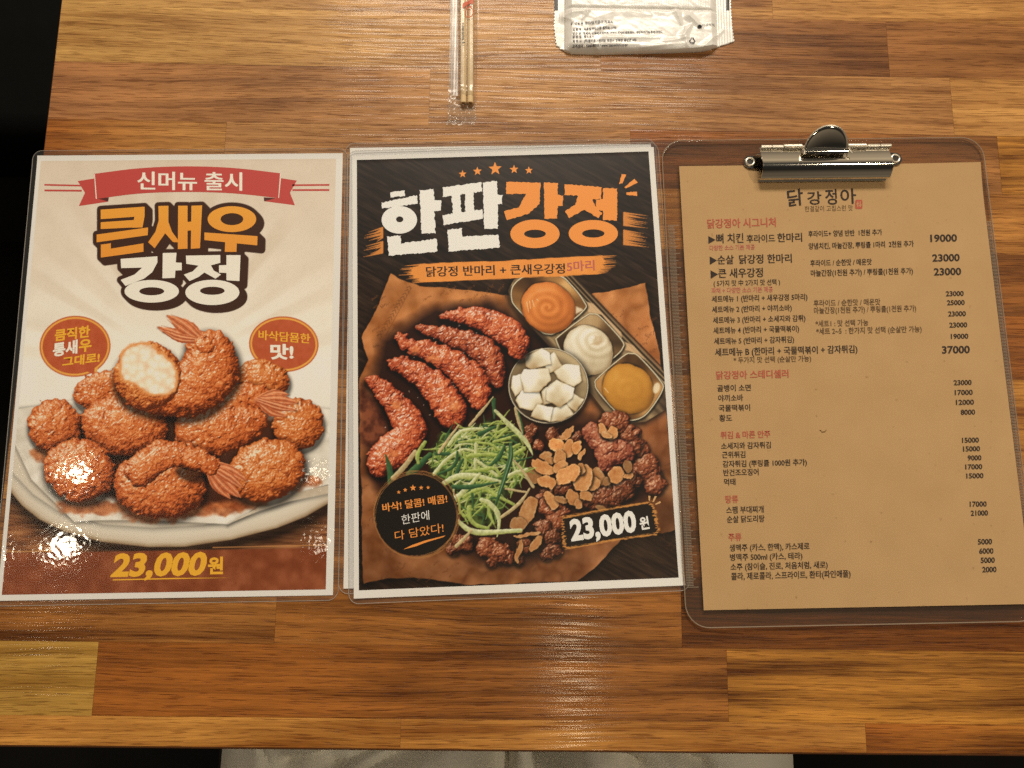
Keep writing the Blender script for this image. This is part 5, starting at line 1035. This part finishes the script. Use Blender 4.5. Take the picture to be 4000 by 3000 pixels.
TW('제 품 명 : 식품접객업소용 물티슈 (1매)', (316, 360), (790, 338), (315, 334)); TW('성 분 명 : 정제수, 소듐벤조에이트, 하이드록시아세트페논, 세틸피리디늄클로라이드', (316, 402), (1285, 382), (315, 378)); TW('제 조 일 : 별도표기', (316, 444), (548, 430), (315, 416))
TW('제 조 사 : (주)클린존 / 경기도 포천시 신북면 중앙로 435', (318, 488), (1005, 472), (316, 458)); TW('고객센터 : 1566-8023 / www.tissuedori.co.kr', (316, 532), (912, 522), (316, 504)); TW('티슈도리', (1716, 312), (1848, 304), (1714, 284), .010); TW('PP', (1598, 512), (1630, 508), (1598, 490), .006)
def dpoly(mb, pts, dz=.4):
    q = OP(jag(pts, 0, 1, 12), 5.0); mb.add(np.column_stack([q, tz(q[:, 0], q[:, 1]) + dz]), [tuple(range(len(q)))])
for rot in (0, 2.094, 4.189):
    c, s_ = math.cos(rot), math.sin(rot)
    for q in ([(-26, 26), (-26, 18), (14, 18), (14, 26)], [(14, 10), (30, 22), (14, 34)]): dpoly(m, [(1612 + c * x - s_ * y * .95, 448 + (s_ * x + c * y * .95)) for x, y in q])
m.build('lettering', DK, tp)
m = Flat(); dpoly(m, ell(1690, 300, 24, 17)); m.build('round_logo', DKB, tp)
m = Flat(); write(m, None, fO, 'G', (1682, 308), (1698, 308), (1682, 292), .01, 'bbox', drape=lambda x, y: tz(x, y) + .6); m.build('logo_letter', WHT, tp)
for x0_, x1_ in ((128, 166), (1988, 2022)):
    yy = np.linspace(-560, 102, 60); xx = np.linspace(x0_, x1_, 5); XG, YG = np.meshgrid(xx, yy); q = OP(np.stack([XG.ravel(), YG.ravel()], 1), 2.0).reshape(60, 5, 2); m = Flat(); m.grid(q[..., 0], q[..., 1], tz(q[..., 0], q[..., 1]) + .18); m.build('side_print', DKB, tp, True)

# ---------------------------------------------------------------- the sitter's lap below the near edge
T = NT('pale_cotton'); n = T.noise(T.pos((1, 1, 1)), 40, 3); tw = T.n('TexWave', bands_direction='DIAGONAL'); T.l(T.pos(), tw.inputs['Vector']); tw.inputs['Scale'].default_value = 420
b_ = T.bsdf(Base_Color=T.mix((.70, .675, .60), (.82, .79, .71), n), Roughness=.9); b_.inputs['Specular IOR Level'].default_value = .1; T.l(T.bump(tw.outputs['Fac'], .0001), b_.inputs['Normal']); COTTON = T.m
per = thing('person', 'sitter in pale grey beige trousers, only the lap in view below the table edge', 'person', (8, -230, -730))
xs = np.linspace(-1, 1, 201); ys = np.concatenate([np.linspace(-430, -260, 25)[:-1], np.linspace(-260, -120, 80)[:-1], np.linspace(-120, 250, 40)])
XN, YN = np.meshgrid(xs, ys)
half = np.interp(YN, [-430, -330, -60, 60, 250], [232, 256, 252, 236, 212]); XW = XN * half
ax_ = np.abs(XW); cth = np.interp(YN, [-430, 0, 250], [118, 135, 140]); rad = np.interp(YN, [-430, 0, 250], [150, 122, 92])
thigh = 1 - np.clip(np.abs(ax_ - cth) / (half - cth + 2), 0, 1) ** 2.4
valley = np.clip(1 - ax_ / 70, 0, 1) ** 1.5
topz = -120 - 118 * (1 - np.sqrt(np.clip(thigh, 0, 1))) - 62 * valley * np.interp(YN, [-430, -120, 60, 250], [.2, .55, 1, 1])
aa = np.arctan2(YN + 330, XW); rr_ = np.hypot(XW, YN + 330)
fold = 22 * np.sin(aa * 13 + 2.4 * fbm(aa * 60, rr_ * .3, 40, 3)) * np.clip(1 - rr_ / 420, 0, 1) * np.clip(1.2 - np.abs(XN), 0, 1) + 10 * (np.abs(fbm(XW * .8 + YN * .6, YN * .5 - XW * .3, 70, 5) - .5) * 2 - .3)
for a_, b_, w_, h_ in (((1060, 2995), (1380, 2900), 16, -20), ((1250, 3000), (1560, 2900), 14, -24), ((1400, 3010), (1720, 2895), 13, -20), ((1330, 2995), (1600, 2900), 12, 10), ((1560, 3040), (1900, 2980), 30, 14), ((2330, 2900), (2470, 3000), 13, -20), ((2520, 2900), (2720, 3000), 15, -22), ((2420, 2900), (2600, 3000), 12, 10), ((950, 2890), (985, 3010), 5, -5), ((2000, 2880), (2080, 3030), 26, -34)):
    (ax1, bx1), (ay1, by1) = at([a_[0], b_[0]], [a_[1], b_[1]], -128.0); fold = fold + h_ * (ridge(XW, YN, ax1, ay1, bx1, by1, w_ * 1.3) + .7 * ridge(XW, YN, bx1, by1, ax1, ay1, w_ * 1.3))
ZT = topz + fold * np.clip((1 - np.abs(XN)) * 6, 0, 1); ZB = np.minimum(-330 + 40 * valley, ZT - 30 * (1 - np.abs(XN)) - 4)
m = MB(); a_ = len(ys); b2 = len(xs); m.grid(XW, YN + 230, ZT + 730); n0 = len(m.v); m.grid(XW, YN + 230, ZB + 730)
idx = lambda i, j, o: o + i * b2 + j
bd = [(0, j) for j in range(b2)] + [(i, b2 - 1) for i in range(1, a_)] + [(a_ - 1, j) for j in range(b2 - 2, -1, -1)] + [(i, 0) for i in range(a_ - 2, 0, -1)]
m.f += [(idx(*bd[k], 0), idx(*bd[(k + 1) % len(bd)], 0), idx(*bd[(k + 1) % len(bd)], n0), idx(*bd[k], n0)) for k in range(len(bd))]
m.v = [(x, y + 0, z) for x, y, z in m.v]
ob = m.build('trousers', COTTON, per, True)
sg = thing('stool', 'dark seat under the sitter in pale trousers, below the table edge', 'seat', (0, -430, -730)); MB().slab(rrect(-300, -260, 300, 240, 40), 330, 398, 20).tube([(0, 0, 0), (0, 0, 335)], 40, 16).build('seat', plain('stool_vinyl', (.015, .014, .013), .5), sg, True)
